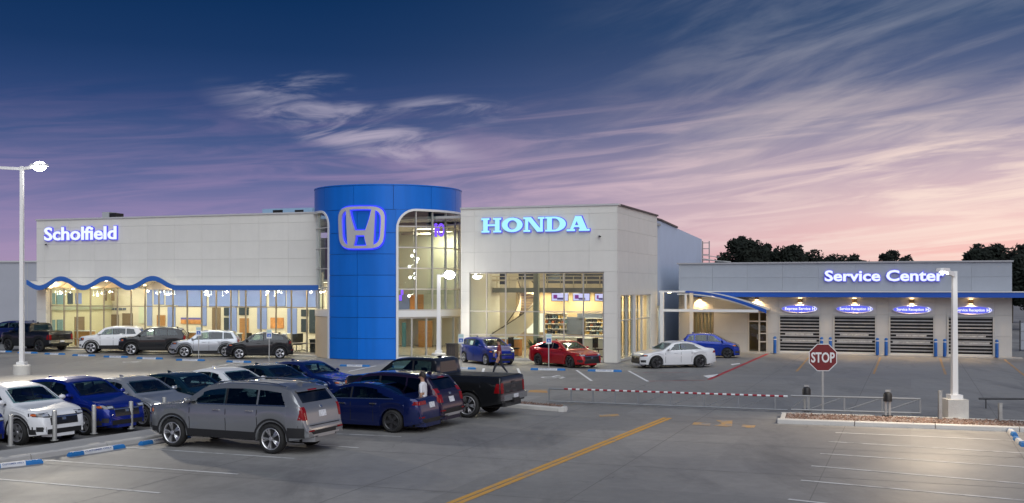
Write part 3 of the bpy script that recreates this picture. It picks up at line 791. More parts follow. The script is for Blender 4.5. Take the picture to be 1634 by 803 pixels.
# slab-serif HONDA letters
def slab_letter(ch, w, h, grow):
    P = []; st, sf, th_ = .27 * w, .13 * h, .12 * h
    gz = grow
    def rect(x0, x1, z0, z1): P.append([(x0 - gz, z0 - gz), (x1 + gz, z0 - gz), (x1 + gz, z1 + gz), (x0 - gz, z1 + gz)])
    def ring(cx, rx, rz, ix, iz, a0, a1, n=22):
        for k in range(n):
            a, b = R(a0 + (a1 - a0) * k / n), R(a0 + (a1 - a0) * (k + 1) / n)
            o, i = (rx + gz, rz + gz), (max(.02, ix - gz), max(.02, iz - gz))
            P.append([(cx + o[0] * cos(a), h / 2 + o[1] * sin(a)), (cx + o[0] * cos(b), h / 2 + o[1] * sin(b)), (cx + i[0] * cos(b), h / 2 + i[1] * sin(b)), (cx + i[0] * cos(a), h / 2 + i[1] * sin(a))])
    def vert(x0):
        rect(x0 + .09 * w, x0 + .09 * w + st * .8, 0, h)
        rect(x0, x0 + .18 * w + st * .8, 0, sf); rect(x0, x0 + .18 * w + st * .8, h - sf, h)
    if ch == 'H': vert(0); vert(w - .18 * w - st * .8); rect(.25 * w, .75 * w, h * .44, h * .57)
    if ch == 'N':
        rect(.09 * w, .22 * w, 0, h); rect(.80 * w, .92 * w, 0, h); rect(0, .32 * w, 0, sf); rect(.70 * w, w, h - sf, h); rect(0, .2 * w, h - sf, h)
        P.append([(.10 * w - gz, h + gz), (.36 * w + gz, h + gz), (.92 * w + gz, -gz), (.66 * w - gz, -gz)])
    if ch == 'O': ring(w / 2, w / 2, h / 2, w * .24, h * .32, 0, 360)
    if ch == 'D':
        rect(.09 * w, .09 * w + st * .85, 0, h); rect(0, .46 * w, 0, th_); rect(0, .46 * w, h - th_, h)
        ring(.44 * w, .56 * w, h / 2, .27 * w, h / 2 - th_, -90, 90)
    if ch == 'A':
        P.append([(.12 * w - gz, -gz), (.25 * w + gz, -gz), (.52 * w + gz, h + gz), (.38 * w - gz, h + gz)])
        P.append([(.62 * w - gz, -gz), (.92 * w + gz, -gz), (.64 * w + gz, h + gz), (.36 * w - gz, h + gz)])
        rect(0, .36 * w, 0, sf); rect(.54 * w, w, 0, sf); rect(.3 * w, .7 * w, h * .26, h * .39)
    return P
a, b = uat(769, -.13), uat(941, -.13); uc = (a + b) / 2; hs = thing('wall_sign', 'glowing cyan HONDA slab lettering on the right wing', 'sign', Bw(uc, -.13, zat(370, uc, -.13)), BROT)
wd = [1.02, 1.05, 1.06, 1.02, 1.12]; gp = .05; tot = sum(wd) + gp * 4; sc_ = (b - a) / tot; x = a - uc
for ch, w_ in zip('HONDA', wd):
    par = None
    for mt, gr, y0, nm in ((sign_cyan, 0, -.09, 'letter'), (halo_blue, .035, .03, 'halo')):
        mb = MB()
        for i, poly in enumerate(slab_letter(ch, w_ * sc_, .86, gr)):
            mb.prism([(px_ + x, pz_) for px_, pz_ in poly], y0 - .0015 * (i % 12), y0 + .07)
        o = mb.build(nm, mt, hs if par is None else par); par = par or o
    x += (w_ + gp) * sc_
# emblem: silver rounded frame with an H inside, back-lit blue, curved to the tower wall
em = thing('emblem_sign', 'silver H emblem in a rounded frame glowing blue on the tower', 'emblem', (0, BY, 0), BROT)
EC, EZ, EW, EH = th_at(576.5), 7.93, 2.98, 2.52
def eshape(mb, poly_strips, r0, r1):
    """strips: list of quads in (s,z) metres around the emblem centre, bent onto the tower"""
    for q in poly_strips:
        q = [(EC + math.degrees(s / TR), EZ + z) for s, z in q]
        vs = [cyl(t, z, r1) for t, z in q] + [cyl(t, z, r0) for t, z in q]; n = len(q)
        mb.add(vs, [tuple(range(n)), tuple(range(2 * n - 1, n - 1, -1))] + [(i, i + n, (i + 1) % n + n, (i + 1) % n) for i in range(n)])
def frame_pts(sc, n=48):
    out = []
    for k in range(n):
        a = 2 * pi * k / n; c, s = cos(a), sin(a); ex = 2 / 4.2
        x = math.copysign(abs(c) ** ex, c); z = math.copysign(abs(s) ** ex, s)
        wz_ = 1 - .07 * (1 - z) / 2 * 1.2                # a little narrower at the foot
        out.append((x * EW / 2 * wz_ * sc[0], z * EH / 2 * sc[1]))
    return out
def ringq(o, i): n = len(o); return [[o[k], o[(k + 1) % n], i[(k + 1) % n], i[k]] for k in range(n)]
silver = M('brushed_silver', (.55, .55, .54), .35, metal=.35)
of, inf = frame_pts((1, 1)), frame_pts((.845, .87))
mb = MB(); eshape(mb, ringq(of, inf), TR + .10, TR + .22); mb.build('frame', silver, em)
mb = MB(); eshape(mb, ringq(frame_pts((1.055, 1.065)), frame_pts((.79, .82))), TR + .02, TR + .07); mb.build('frame_glow', halo_strong, em)
def Hq(gr):
    rows = [(1.10, .68, .90), (.8, .62, .885), (.5, .545, .87), (.15, .43, .855), (-.17, .32, .84), (-.47, .27, .825), (-.62, .28, .815), (-.85, .33, .80), (-1.10, .40, .785)]
    q = []
    for sgn in (-1, 1):
        for (z0, i0, o0), (z1, i1, o1) in zip(rows[:-1], rows[1:]):
            q.append([(sgn * (i0 - gr), z0), (sgn * (o0 + gr), z0), (sgn * (o1 + gr), z1), (sgn * (i1 - gr), z1)])
    for k in range(6):
        a, b = -.30 + .1 * k, -.20 + .1 * k; q.append([(a, -.47 - gr), (b, -.47 - gr), (b, -.17 + gr), (a, -.17 + gr)])
    return q
mb = MB(); eshape(mb, Hq(0), TR + .12, TR + .235); mb.build('letter', silver, em)
mb = MB(); eshape(mb, Hq(.07), TR + .02, TR + .072); mb.build('letter_glow', halo_strong, em)

# ------------------------------------------------------------------ service centre
SVv, SU0, SU1, SH = 12.9, 7.37, 28.07, 5.92
svc = thing('service_building', 'low white service centre with four bay doors and a blue fascia band', 'building', (0, BY, 0), BROT)
doors = [(1242, 1310), (1329, 1399), (1418, 1492), (1511, 1587)]
du = [(uat(a, SVv), uat(b, SVv)) for a, b in doors]; DZ = 2.62
ew0, ew1 = uat(1100, SVv), uat(1139, SVv)                # window under the entrance canopy
ed0, ed1 = uat(1193, SVv), uat(1225, SVv)                # door with sidelight
back = MB().box(SU0, SU1, SVv + .03, SVv + .3, 3.7, SH - .05)
holes = sorted([(ew0, ew1, .35, 2.72), (ed0, ed1, 0., 2.75)] + [(a, b, 0., DZ) for a, b in du])
cur = SU0; piers = []
for a, b, z0, z1 in holes:
    piers.append((cur, a)); back.box(cur, a, SVv + .03, SVv + .3, 0, 3.7); back.box(a, b, SVv + .03, SVv + .3, z1, 3.7)
    if z0 > 0: back.box(a, b, SVv + .03, SVv + .3, 0, z0)
    cur = b
piers.append((cur, SU1)); back.box(cur, SU1, SVv + .03, SVv + .3, 0, 3.7)
sw_ = back.build('front_wall', wall_back, svc)
svc_panel = M('shaded_service_panel', (.34, .37, .42), .6, noise=(.8, .04), bump=(60, .05), vary=.04)  # darker and bluer: part of the parapet's shading is put into this colour
svc_low = M('service_render', (.50, .485, .46), .7, noise=(.8, .05), bump=(40, .1), vary=.03)
k_ = 9; us = [SU0 + (SU1 - SU0) * k / k_ for k in range(k_ + 1)]
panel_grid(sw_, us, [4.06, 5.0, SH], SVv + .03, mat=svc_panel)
for a, b in piers:
    n = max(1, round((b - a) / 2.0))
    panel_grid(sw_, [a + (b - a) * k / n for k in range(n + 1)], [.02, 1.3, 2.62, 3.72], SVv + .03, mat=svc_low, gap=.006)
for a, b, z0, z1 in holes:
    panel(sw_, a, b, z1, 3.72, SVv + .03, mat=svc_low, gap=.006)
    if z0 > 0: panel(sw_, a, b, .02, z0, SVv + .03, mat=svc_low, gap=.006)
MB().box(SU0 - .12, SU1 + .08, SVv - .1, SVv + .4, SH, SH + .1).build('coping', M('grey_coping', (.35, .35, .37), .5), svc)
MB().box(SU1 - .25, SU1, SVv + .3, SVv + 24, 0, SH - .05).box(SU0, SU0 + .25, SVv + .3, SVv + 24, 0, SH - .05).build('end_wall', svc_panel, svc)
MB().box(SU0 + .25, SU1 - .25, SVv + .3, SVv + 24, SH - .3, SH - .2).build('roof', M('roof_membrane', (.4, .4, .4), .8), svc)
MB().box(SU0 + .25, SU1 - .25, SVv + 6, SVv + 6.2, 0, SH - .3).build('inner_wall', M('bay_inner_wall', (.2, .2, .2), .8), svc)
bo0 = uat(1100, 11.9)
MB().box(bo0, SU1 + 2.6, 11.9, 12.0, 3.72, 4.04).build('blue_band', blue_fascia, svc)
MB().box(bo0, SU1 + 2.6, 12.0, SVv - .03, 3.80, 3.97).build('overhang', M('soffit_white', (.58, .56, .52), .7), svc)
MB().box(bo0 - 1.2, SU1 + 2.62, 11.86, SVv - .03, 4.042, 4.10).build('band_cap', white_trim, svc)
# sectional bay doors: pale rails with dark slots of glass between
rail_m = M('door_rail_grey', (.34, .34, .34), .45, metal=.3, noise=(3, .12), vary=.16); slot_m = M('door_slot_glass', (.008, .008, .009), .5, spec=.2)
frame_m = M('door_frame_grey', (.42, .42, .41), .5)
for di, (a, b) in enumerate(du):
    d = link('bay_door', None, svc)
    MB().box(a, a + .1, SVv - .06, SVv + .2, 0, DZ).box(b - .1, b, SVv - .06, SVv + .2, 0, DZ).box(a + .1, b - .1, SVv - .06, SVv + .2, DZ - .12, DZ).build('door_frame', frame_m, d)
    n = 11; z0, z1 = .18, DZ - .13; h = (z1 - z0) / n
    MB().box(a + .11, b - .11, SVv + .0, SVv + .12, .02, z0).build('bottom_bar', M('door_bottom_bar', (.62, .6, .56), .5), d)
    for k in range(n):
        zz = z0 + k * h
        MB().box(a + .11, b - .11, SVv + .045, SVv + .09, zz, zz + h * .60).build('glass_slat', slot_m, d)
        if k in (3, 5): MB().box(a + .45 if k == 5 else a + .25, b - .5 if k == 5 else b - .28, SVv + .02, SVv + .044, zz + .01, zz + h * .54).build('poster_strip', M('grey_strip', (.40, .40, .39), .6, noise=(7, .35)), d)
        MB().box(a + .11, b - .11, SVv + .02, SVv + .11, zz + h * .60, zz + h).build('rail', rail_m, d)
# entrance door, sidelight and window under the canopy
dr = link('service_door', None, svc)
xm = ed0 + (ed1 - ed0) * .58
fr_ = MB()
for x in (ed0 + .05, xm, ed1 - .05): fr_.box(x - .05, x + .05, SVv, SVv + .14, 0, 2.75)
for z in (.06, 2.1, 2.7): fr_.box(ed0 + .1, xm - .05, SVv + .01, SVv + .13, z - .05, z + .05)
for z in (.06, .75, 1.3, 2.1, 2.7): fr_.box(xm + .05, ed1 - .1, SVv + .01, SVv + .13, z - .04, z + .04)
fr_.build('door_frame', M('cream_frame', (.55, .5, .42), .5), dr)
for i, (x0, x1, z0, z1) in enumerate([(ed0 + .1, xm - .05, .11, 2.05), (ed0 + .1, xm - .05, 2.15, 2.65), (xm + .05, ed1 - .1, .1, .71), (xm + .05, ed1 - .1, .79, 1.26), (xm + .05, ed1 - .1, 1.34, 2.06), (xm + .05, ed1 - .1, 2.14, 2.66)]):
    MB().box(x0, x1, SVv + .06, SVv + .075, z0, z1).build('pane', glass, dr)
MB().tube([(xm - .12, SVv - .05, .9), (xm - .12, SVv - .05, 1.25)], .018).build('handle', steel, dr)
glazing('service_window', svc, [ew0 + .04, ew0 + (ew1 - ew0) * .52, ew1 - .04], [.5, 2.68], SVv + .12, frame=M('bronze_frame', (.25, .2, .15), .5))
# small things on the wall: oval signs, square lanterns
oval_blue = M('oval_blue_glow', (.16, .18, .95), emit=.95); oval_white = M('oval_white_glow', (.9, .92, 1), emit=1.25)
ov = [(1276, 492.7, 'Express Service', 'glowing blue oval sign reading Express Service over the first bay'),
      (1364, 493, 'Service Reception', 'glowing blue oval Service Reception sign over the second bay door from the left'),
      (1455.6, 494, 'Service Reception', 'glowing blue oval Service Reception sign over the third bay door from the left'),
      (1552, 495, 'Service Reception', 'glowing blue oval Service Reception sign over the bay door behind the white lamp post')]
for px, py, txt, lab in ov:
    u = uat(px, SVv - .1); t = thing('oval_sign', lab, 'sign', Bw(u, SVv - .1, zat(py, u, SVv)), BROT, 'oval signs over the service bays')
    MB().prism([(1.17 * cos(2 * pi * k / 32), .25 * sin(2 * pi * k / 32)) for k in range(32)], -.05, .05).build('board', oval_blue, t)
    rim = MB(); o_ = [(1.2 * cos(2 * pi * k / 32), .28 * sin(2 * pi * k / 32)) for k in range(32)]; i_ = [(1.13 * cos(2 * pi * k / 32), .225 * sin(2 * pi * k / 32)) for k in range(32)]
    for k in range(32): rim.prism([o_[k], o_[(k + 1) % 32], i_[(k + 1) % 32], i_[k]], -.056, .03)
    rim.build('rim', M('oval_rim', (.5, .5, .6), .4), t)
    tx = text_mesh(txt, 1, .02, .02); x0, x1 = xr(tx)
    tx.transform(Matrix(((1.62 / (x1 - x0), 0, 0, -.12 - (x0 + x1) / 2 * 1.62 / (x1 - x0)), (0, 0, -1, -.062), (0, .24, 0, -.075), (0, 0, 0, 1))))
    tx.materials.clear(); tx.materials.append(oval_white); link('lettering', tx, t)
    hb = MB().box(.80, .84, -.075, -.055, -.1, .1).box(.93, .97, -.075, -.055, -.1, .1).box(.84, .93, -.074, -.056, -.02, .02)
    for k in range(10):
        a, b = R(-90 + 18 * k), R(-72 + 18 * k); hb.prism([(.88 + .2 * cos(a), .16 * sin(a)), (.88 + .2 * cos(b), .16 * sin(b)), (.88 + .165 * cos(b), .13 * sin(b)), (.88 + .165 * cos(a), .13 * sin(a))], -.075, -.055)
    hb.build('symbol', oval_white, t)
lant = M('lantern_bronze', (.20, .13, .07), .5, metal=.4); lant_glow = M('lantern_glow', (1, .72, .38), emit=14)
for i, (px, py, where) in enumerate(((1277, 479.5, 'first'), (1363.6, 480, 'second'), (1455, 480.6, 'third'), (1549, 481.2, 'fourth'))):
    u = uat(px, SVv); z = zat(py, u, SVv)
    t = thing('wall_lantern', f'square bronze wall lantern above the {where} oval sign from the left', 'wall lamp', Bw(u, SVv - .03, z), BROT, 'lanterns over the service bays')
    MB().box(-.15, .15, -.17, -.02, -.14, .14).build('housing', lant, t)
    MB().box(-.12, .12, -.155, -.035, .141, .15).box(-.12, .12, -.155, -.035, -.15, -.141).build('lens', lant_glow, t)
    for s in (1, -1): lamp('lantern_light', 'SPOT', 220, (1, .66, .32), (0, -.26, .19 * s), t, .1, rot=(R(180) if s > 0 else 0, 0, 0), spot=150)
for px, where in ((1117, 'left of the entrance door under the canopy'), (1208, 'above the entrance door beside the canopy tip')):
    u = uat(px, SVv); z = 3.55
    t = thing('wall_lantern', f'glowing warm wall lantern {where}', 'wall lamp', Bw(u, SVv - .03, z), BROT)
    MB().box(-.12, .12, -.16, -.02, .0, .18).build('housing', lant, t)
    MB().box(-.1, .1, -.145, -.035, -.012, -.002).build('lens', lant_glow, t)
    lamp('lantern_light', 'SPOT', 190, (1, .66, .32), (0, -.14, -.05), t, .05, rot=(R(8), 0, 0), spot=150)
# blue guard bollards beside the bay doors
bol_blue = M('blue_bollard_paint', (.01, .10, .36), .4, noise=(3, .15)); 
spots = [(1236.5, 'left of the first bay door'), (1311, 'right of the first bay door'), (1325, 'left of the second bay door'), (1400, 'right of the second bay door'),
         (1414, 'left of the third bay door'), (1493, 'right of the third bay door'), (1507.5, 'left of the fourth bay door, behind the lamp post'), (1590.6, 'rightmost of all, right of the fourth bay door')]
def lathe_mesh(name, prof, mat, n=16): return MB().lathe(prof, n).mesh(name, mat, True)
bp_me = lathe_mesh('bollard', [(.001, 0), (.105, 0), (.105, 1.0), (.09, 1.06), (.05, 1.09), (.001, 1.1)], bol_blue)
bb_me = lathe_mesh('reflective_band', [(.107, .88), (.108, .93)], M('reflector_white', (.7, .7, .7), .4))
for px, where in spots:
    u = uat(px, 12.1); t = tag(link('guard_bollard', bp_me, None, Bw(u, 12.1, .06)), f'blue steel guard bollard {where}', 'bollard', 'blue bollards at the service bays')
    link('reflective_band', bb_me, t)
# entrance canopy: level truss beam below, blue arched roof edge above, white posts at its left end
cano = thing('entrance_canopy', 'white truss canopy with a curved blue roof edge beside the service door', 'canopy', (0, BY, 0), BROT)
cu0, cu1, cvf = uat(1056.5, 9.6), uat(1223, 9.6), 9.6
zb0 = 2.88
def arcz(u):
    s = max(0., (u - cu0 - 1.6) / (cu1 - cu0 - 1.6)); return 4.08 - 1.22 * s ** 1.75
nn = 40
def arcband(mb, y0, y1, lo, hi, ua_, ub_, taper=0.):
    vs = []
    for i in range(nn + 1):
        u = ua_ + (ub_ - ua_) * i / nn; z = arcz(u); t = 1 + taper * i / nn
        vs += [(u, y0, z + lo * t), (u, y1, z + lo * t), (u, y1, z + hi * t), (u, y0, z + hi * t)]
    fs = [(0, 1, 2, 3), tuple(4 * nn + k for k in (3, 2, 1, 0))]
    for i in range(nn):
        for k in range(4): fs.append((4 * i + k, 4 * i + (k + 1) % 4, 4 * i + 4 + (k + 1) % 4, 4 * i + 4 + k))
    mb.add(vs, fs)
mb = MB(); arcband(mb, cvf - .1, cvf + .06, -.07, .04, cu0 + 1.55, cu1, 1.1); mb.build('blue_arch', blue_fascia, cano, smooth=True)
mb = MB(); arcband(mb, cvf + .06, SVv - .05, -.02, .04, cu0, cu1 - .1); mb.build('roof_sheet', M('canopy_white', (.66, .64, .58), .6), cano, smooth=True)
mb = MB(); arcband(mb, cvf - .06, cvf + .05, -.2, -.135, cu0 + 1.0, cu1 - .7); mb.build('arch_trim', white_trim, cano, smooth=True)
MB().box(cu0 - .12, cu1 - .5, cvf - .08, cvf + .06, zb0 - .11, zb0 + .06).build('truss_beam', white_paint_m, cano)
MB().box(cu0 - .2, cu0 + 1.6, cvf - .07, cvf + .07, 4.02, 4.14).build('top_beam', white_paint_m, cano)
for x, y in ((cu0, cvf), (cu0 + 1.55, SVv - 1.3)): MB().box(x - .11, x + .11, y - .11, y + .11, 0, 4.02).build('post', white_paint_m, cano)
for x, z in ((cu0 + 1.55, 3.95),): MB().box(x - .06, x + .06, cvf - .05, cvf + .05, zb0 + .06, z).build('strut', white_paint_m, cano)
MB().bar((cu0, cvf, zb0 - .02), (cu0 + 1.55, SVv - 1.3, zb0 - .02), .12).build('cross_beam', white_paint_m, cano)
MB().box(cu0 + .3, cu0 + .5, cvf + .3, cvf + .5, 3.99, 4.05).box(cu0 + 2.6, cu0 + 2.8, cvf + .8, cvf + 1., 3.9, 4.0).build('downlight', M('downlight_glow', (1, .78, .45), emit=18), cano)
lamp('canopy_light', 'POINT', 60, (1, .72, .4), (cu0 + 2.7, cvf + .9, 3.75), cano, .12)
# far building at the left edge, fence at the right edge
fb = thing('annex_building', 'plain grey building beyond the left end of the dealership', 'building', (-44, 96, 0), R(-8))
far_wall = M('annex_wall', (.40, .41, .45), .8, noise=(.5, .05))
MB().box(-16, 9, 0, 12, 0, 6.55).build('wall', far_wall, fb)
MB().box(-16.1, 9.1, -.1, 12.1, 6.55, 6.7).build('coping', coping_m, fb)
for k in range(9): MB().box(-14.5 + 2.7 * k, -14.45 + 2.7 * k, -.02, -.001, 0, 6.55).build('wall_joint', wall_back, fb)
MB().box(2.2, 2.5, -.2, -.001, 4.6, 4.75).build('wall_light', black_m, fb)
fn = thing('yard_fence', 'grey metal screen fence beyond the right end of the service centre', 'fence', Bw(29.2, 21, 0), BROT)
for k in range(8):
    MB().box(k * 2.4 - .04, k * 2.4 + .04, -.04, .04, 0, 2.1).build('post', dark_m, fn)
    if k < 7:
        for j in range(3): MB().box(k * 2.4 + .05, k * 2.4 + 2.35, -.015, .015, .12 + j * .62, .70 + j * .62).build('panel', M('fence_panel', (.34, .36, .40), .6, metal=.2, noise=(2, .1)), fn)

# ------------------------------------------------------------------ rooms behind the glass
tile = M('showroom_tile', (.45, .40, .33), .25, noise=(.6, .06))
room = link('showroom', None, main)
MB().box(UL + .3, UR - .32, .35, 12, .06, .14).build('floor', tile, room)
MB().box(UL + .3, UT0 + .4, .55, 9.2, 4.75, 4.85).build('ceiling', M('ceiling_white', (.68, .64, .56), .8), room)
MB().box(UT0 + .4, UR - .32, 3.5, 12, 8.3, 8.4).build('ceiling', M('ceiling_white', (.68, .64, .56), .8), room)
MB().box(UL + .3, UT0 + .4, 7.2, 7.4, .14, 4.75).build('rear_partition', cream, room)
MB().box(UT0 + .4, UR - .32, 11.8, 12, .14, 8.3).build('rear_partition', cream, room)
MB().box(UT0 + .3, UT0 + .5, 5.2, 11.8, .14, 8.3).build('side_partition', cream, room)
MB().box(UL + .3, UL + .45, .6, 7.2, .14, 4.75).build('side_partition', M('yellow_wall', (.60, .55, .36), .8), room)
yellow_wall = M('yellow_wall'); wood = M('warm_wood', (.40, .20, .07), .5, noise=(2, .2, (1, 1, 8))); wood_l = M('orange_panel', (.62, .25, .07), .6, noise=(2, .25))
dglass = M('dark_inner_glass', (.05, .065, .075), .15); tealg = M('teal_inner_glass', (.16, .26, .27), .2)
brown_m = M('brown_frame', (.20, .14, .085), .6)
def inner(name, x0, x1, y0, y1, v, mat, t=.06):
    """a panel standing on the inner wall, seen between these photo columns and rows"""
    a, b = uat(x0, v), uat(x1, v); um = (a + b) / 2
    z0, z1 = max(.15, zat(y1, um, v)), zat(y0, um, v)
    return MB().box(a, b, v - t, v, z0, min(z1, 4.74) if um < UT0 else z1).build(name, mat, room)
IV = 7.19
# left wing: yellow office bay at the far left, clerestory panes, blue walls, doors and posters
inner('office_wall', 122, 152, 492, 560, 6.6, yellow_wall, .1)
for v0, v1, z0, z1, m_ in ((.75, 1.25, 3.15, 3.95, tealg), (1.4, 2.1, 3.15, 3.95, tealg), (2.5, 3.0, 3.15, 3.95, dglass), (3.3, 3.9, 3.15, 3.95, interior_blue), (.8, 1.25, .9, 2.05, tealg), (1.45, 2.0, .9, 2.05, tealg), (3.2, 4.2, .15, 2.2, brown_m)):
    MB().box(UL + .45, UL + .5, v0, v1, z0, z1).build('office_window', m_, room)
MB().box(UL + .45, UL + .6, .62, 7.1, 2.72, 3.02).build('office_beam', M('beam_green', (.34, .36, .26), .7), room)
for x0, x1, m_ in ((124, 132, interior_blue), (136, 144, dglass), (147, 153, dglass), (162, 171, brown_m), (178, 183, brown_m)): inner('clerestory_pane', x0, x1, 463, 480, 6.4, m_, .05)
inner('office_beam', 124, 158, 482, 491, 6.3, M('beam_green', (.34, .36, .26), .7), .15)
for x0, x1, y0, y1, m_ in ((235, 243, 455, 520, interior_blue), (246, 262, 455, 486, interior_blue), (265, 285, 455, 487, interior_blue), (268, 280, 490, 528, interior_blue),
                            (285, 330, 455, 489, interior_blue), (323, 330, 490, 520, interior_blue), (334, 380, 455, 489, interior_blue), (366, 378, 491, 535, interior_blue), (383, 425, 455, 489, interior_blue), (411, 426, 491, 525, interior_blue),
                            (430, 456, 455, 489, interior_blue), (458, 505, 455, 490, interior_blue), (459, 474, 492, 535, interior_blue)): inner('blue_wall_panel', x0, x1, y0, y1, IV - .001, m_, .05)
for x0, x1, y0, y1 in ((168, 172, 500, 518), (178, 190, 502, 540), (196, 212, 500, 545)): inner('inner_doorway', x0, x1, y0, y1, IV, brown_m, .07)
inner('bright_door', 222, 232, 489, 516, IV, M('pale_green_wall', (.62, .66, .5), .7), .06)
inner('wood_door', 251, 264, 503, 520, IV, wood, .07); inner('wood_door', 383, 397, 508, 545, IV, wood, .07)
for x0, x1, y0, y1 in ((339, 352, 491, 540), (358, 366, 491, 504), (358, 366, 507, 545), (382, 397, 491, 503), (481, 492, 494, 505), (481, 491, 509, 530), (494, 505, 494, 532)): inner('inner_window', x0, x1, y0, y1, IV - .002, brown_m if x0 < 357 else dglass, .06)
inner('poster', 289, 322, 510, 517, IV, M('poster_orange', (.60, .26, .08), .6, noise=(1.5, .5)), .05); inner('poster', 289, 322, 507, 510, IV, M('poster_violet', (.12, .12, .4), .6), .05)
inner('poster', 432, 453, 507, 524, IV, M('poster_orange', (.60, .26, .08), .6), .05)
for k in range(4): inner('small_picture', 177.5 + k * 6.3, 182.5 + k * 6.3, 491.5, 495, IV, M('picture_slate', (.12, .15, .22), .5), .04)
# mezzanine and back-of-house of the right wing
mz = M('mezzanine_steel', (.26, .29, .24), .6)
MB().box(UT1 + .3, UR - .35, 4.6, 4.85, 4.02, 4.32).build('mezzanine_beam', mz, room)
MB().box(UT1 + .3, UR - .35, 4.85, 11.8, 4.10, 4.28).build('mezzanine_floor', M('ceiling_white'), room)
uc_ = uat(856, 4.4); MB().box(uc_ - .16, uc_ + .16, 4.25, 4.55, .14, 8.3).build('column', mz, room)
MB().box(UT1 + .3, UR - .35, 4.5, 4.58, 4.75, 4.85).box(UT1 + .3, UR - .35, 4.5, 4.58, 5.02, 5.07).build('mezzanine_rail', M('pale_rail', (.62, .55, .42), .5), room)
MB().box(UT1 + .3, UR - .35, 9.0, 9.2, .14, 4.10).build('shop_wall', M('tan_wall', (.60, .45, .27), .8, noise=(.5, .06)), room)
for x0, x1, y0, y1 in ((760, 776, 437, 448), (779, 806, 437, 454), (828, 851, 437, 446), (872, 898, 437, 452), (902, 928, 437, 453), (932, 962, 437, 453)): inner('upper_window', x0, x1, y0, y1, 8.2, dglass, .06)
inner('upper_picture', 750, 763, 439, 453, 7.6, M('picture_tan', (.6, .45, .28), .6), .06)
inner('dark_pillar', 751, 760, 467, 545, 8.9, M('slate_wall', (.10, .12, .17), .6), .2)
for x0, x1, y0, y1, m_ in ((763, 768, 517, 529, wood), (769, 775, 517, 529, wood_l), (779, 785, 517, 528, M('poster_teal', (.08, .25, .32), .5)), (787, 793, 517, 526, dglass)): inner('poster', x0, x1, y0, y1, 8.95, m_, .05)
inner('bright_panel', 841, 852, 500, 532, 8.9, M('lit_panel', (1, .9, .66), emit=1.3), .08); inner('bright_panel', 859, 867, 500, 530, 8.9, M('lit_panel'), .08)
# tower hall
inner('hall_wall', 628, 735, 340, 500, 9.5, M('hall_wall_green', (.40, .42, .36), .8), .1)
inner('hall_mezzanine', 636, 735, 463, 470, 9, mz, .3)
inner('hall_opening', 655, 662, 470, 497, 9.4, wood_l, .06); inner('hall_opening', 667, 676, 470, 496, 9.4, wood, .06)
inner('hall_blue_wall', 637, 653, 468, 497, 9.4, interior_blue, .06)
inner('hall_doorway', 668, 690, 512, 565, 9.4, wood, .06); inner('hall_poster', 642, 648, 515, 560, 9.4, M('poster_teal', (.08, .25, .32), .5), .06)

# ceiling lights (each fitting carries its own lamp)
glow_w = M('fitting_glow', (1, .86, .62), emit=7)
def fitting(u, v, z, e, label, sx=1.2, sy=.6, colr=(1, .90, .72)):
    t = thing('ceiling_light', label, 'ceiling light', Bw(u, v, z), BROT, 'ceiling lights in the showroom')
    MB().box(-sx / 2 - .03, sx / 2 + .03, -sy / 2 - .03, sy / 2 + .03, -.02, .05).build('housing', white_trim, t)
    MB().box(-sx / 2, sx / 2, -sy / 2, sy / 2, -.03, -.021).build('diffuser', glow_w, t)
    lamp('fitting_light', 'AREA', e, colr, (0, 0, -.05), t, sx, sy)
ORD = ['first', 'second', 'third', 'fourth', 'fifth', 'sixth', 'seventh', 'eighth']; ROWN = ['front', 'rear']
for k in range(8):
    for j in (0, 1): nm = f'flat warm ceiling light, {ORD[k]} from the left in the {ROWN[j]} row of the left showroom'; fitting(-33.3 + k * 2.75, 2.3 + 3.2 * j, 4.70, 68, nm)
for k in range(3):
    for j in (0, 1): fitting(-1.2 + k * 2.9, 6.2 + j * 1.8, 4.06, 105, f'flat warm ceiling light, {ORD[k]} from the left in the {ROWN[j]} row under the mezzanine', colr=(1, .82, .55))
for k in range(3): fitting(-1.2 + k * 2.9, 4.1, 8.25, 120, f'flat warm ceiling light, {ORD[k]} from the left high over the right showroom window', colr=(1, .80, .52))
fitting(TU + 1.6, 4.6, 8.2, 340, 'flat warm ceiling light high in the tower hall', colr=(1, .84, .58))
fitting(TU + 1.2, 8.2, 8.2, 260, 'second flat ceiling light deeper in the tower hall', colr=(1, .84, .58))
# clustered glass pendants near the head of the left storefront
bulb = M('bulb_glow', (1, .93, .80), emit=5)
for px, lab in ((101, 'leftmost'), (163, 'second'), (262, 'third'), (340, 'fourth'), (438, 'largest and rightmost')):
    v = 1.5; u = uat(px, v); z = zat(466, u, v)
    t = thing('pendant_cluster', f'{lab} cluster of bright bulbs hanging behind the left storefront', 'pendant lamp', Bw(u, v, z), BROT)
    rnd = random.Random(px); MB().tube([(0, 0, .1), (0, 0, 4.74 - z)], .02, 6).build('stem', steel, t)
    MB().box(-.8, .8, -.02, .02, .08, .12).build('arm', steel, t)
    for k in range(9):
        r = rnd.uniform(.035, .08); x, y, zz = rnd.uniform(-.85, .85), rnd.uniform(-.25, .25), rnd.uniform(-.25, .05)
        b_ = MB().lathe([(r * sin(pi * i / 6) + 1e-4, -r * cos(pi * i / 6)) for i in range(7)], 8)
        b_.v = [(a + x, c + y, d + zz) for a, c, d in b_.v]
        b_.tube([(x, y, zz + r), (x, y, .09)], .006, 4); b_.build('bulb', bulb, t, smooth=True)
pn = thing('pendant_cluster', 'vertical string of bright bulbs hanging in the tower hall', 'pendant lamp', Bw(uat(660, 3.6), 3.6, 5.2), BROT)
MB().tube([(0, 0, -1.4), (0, 0, 3.0)], .02, 6).build('stem', steel, pn)
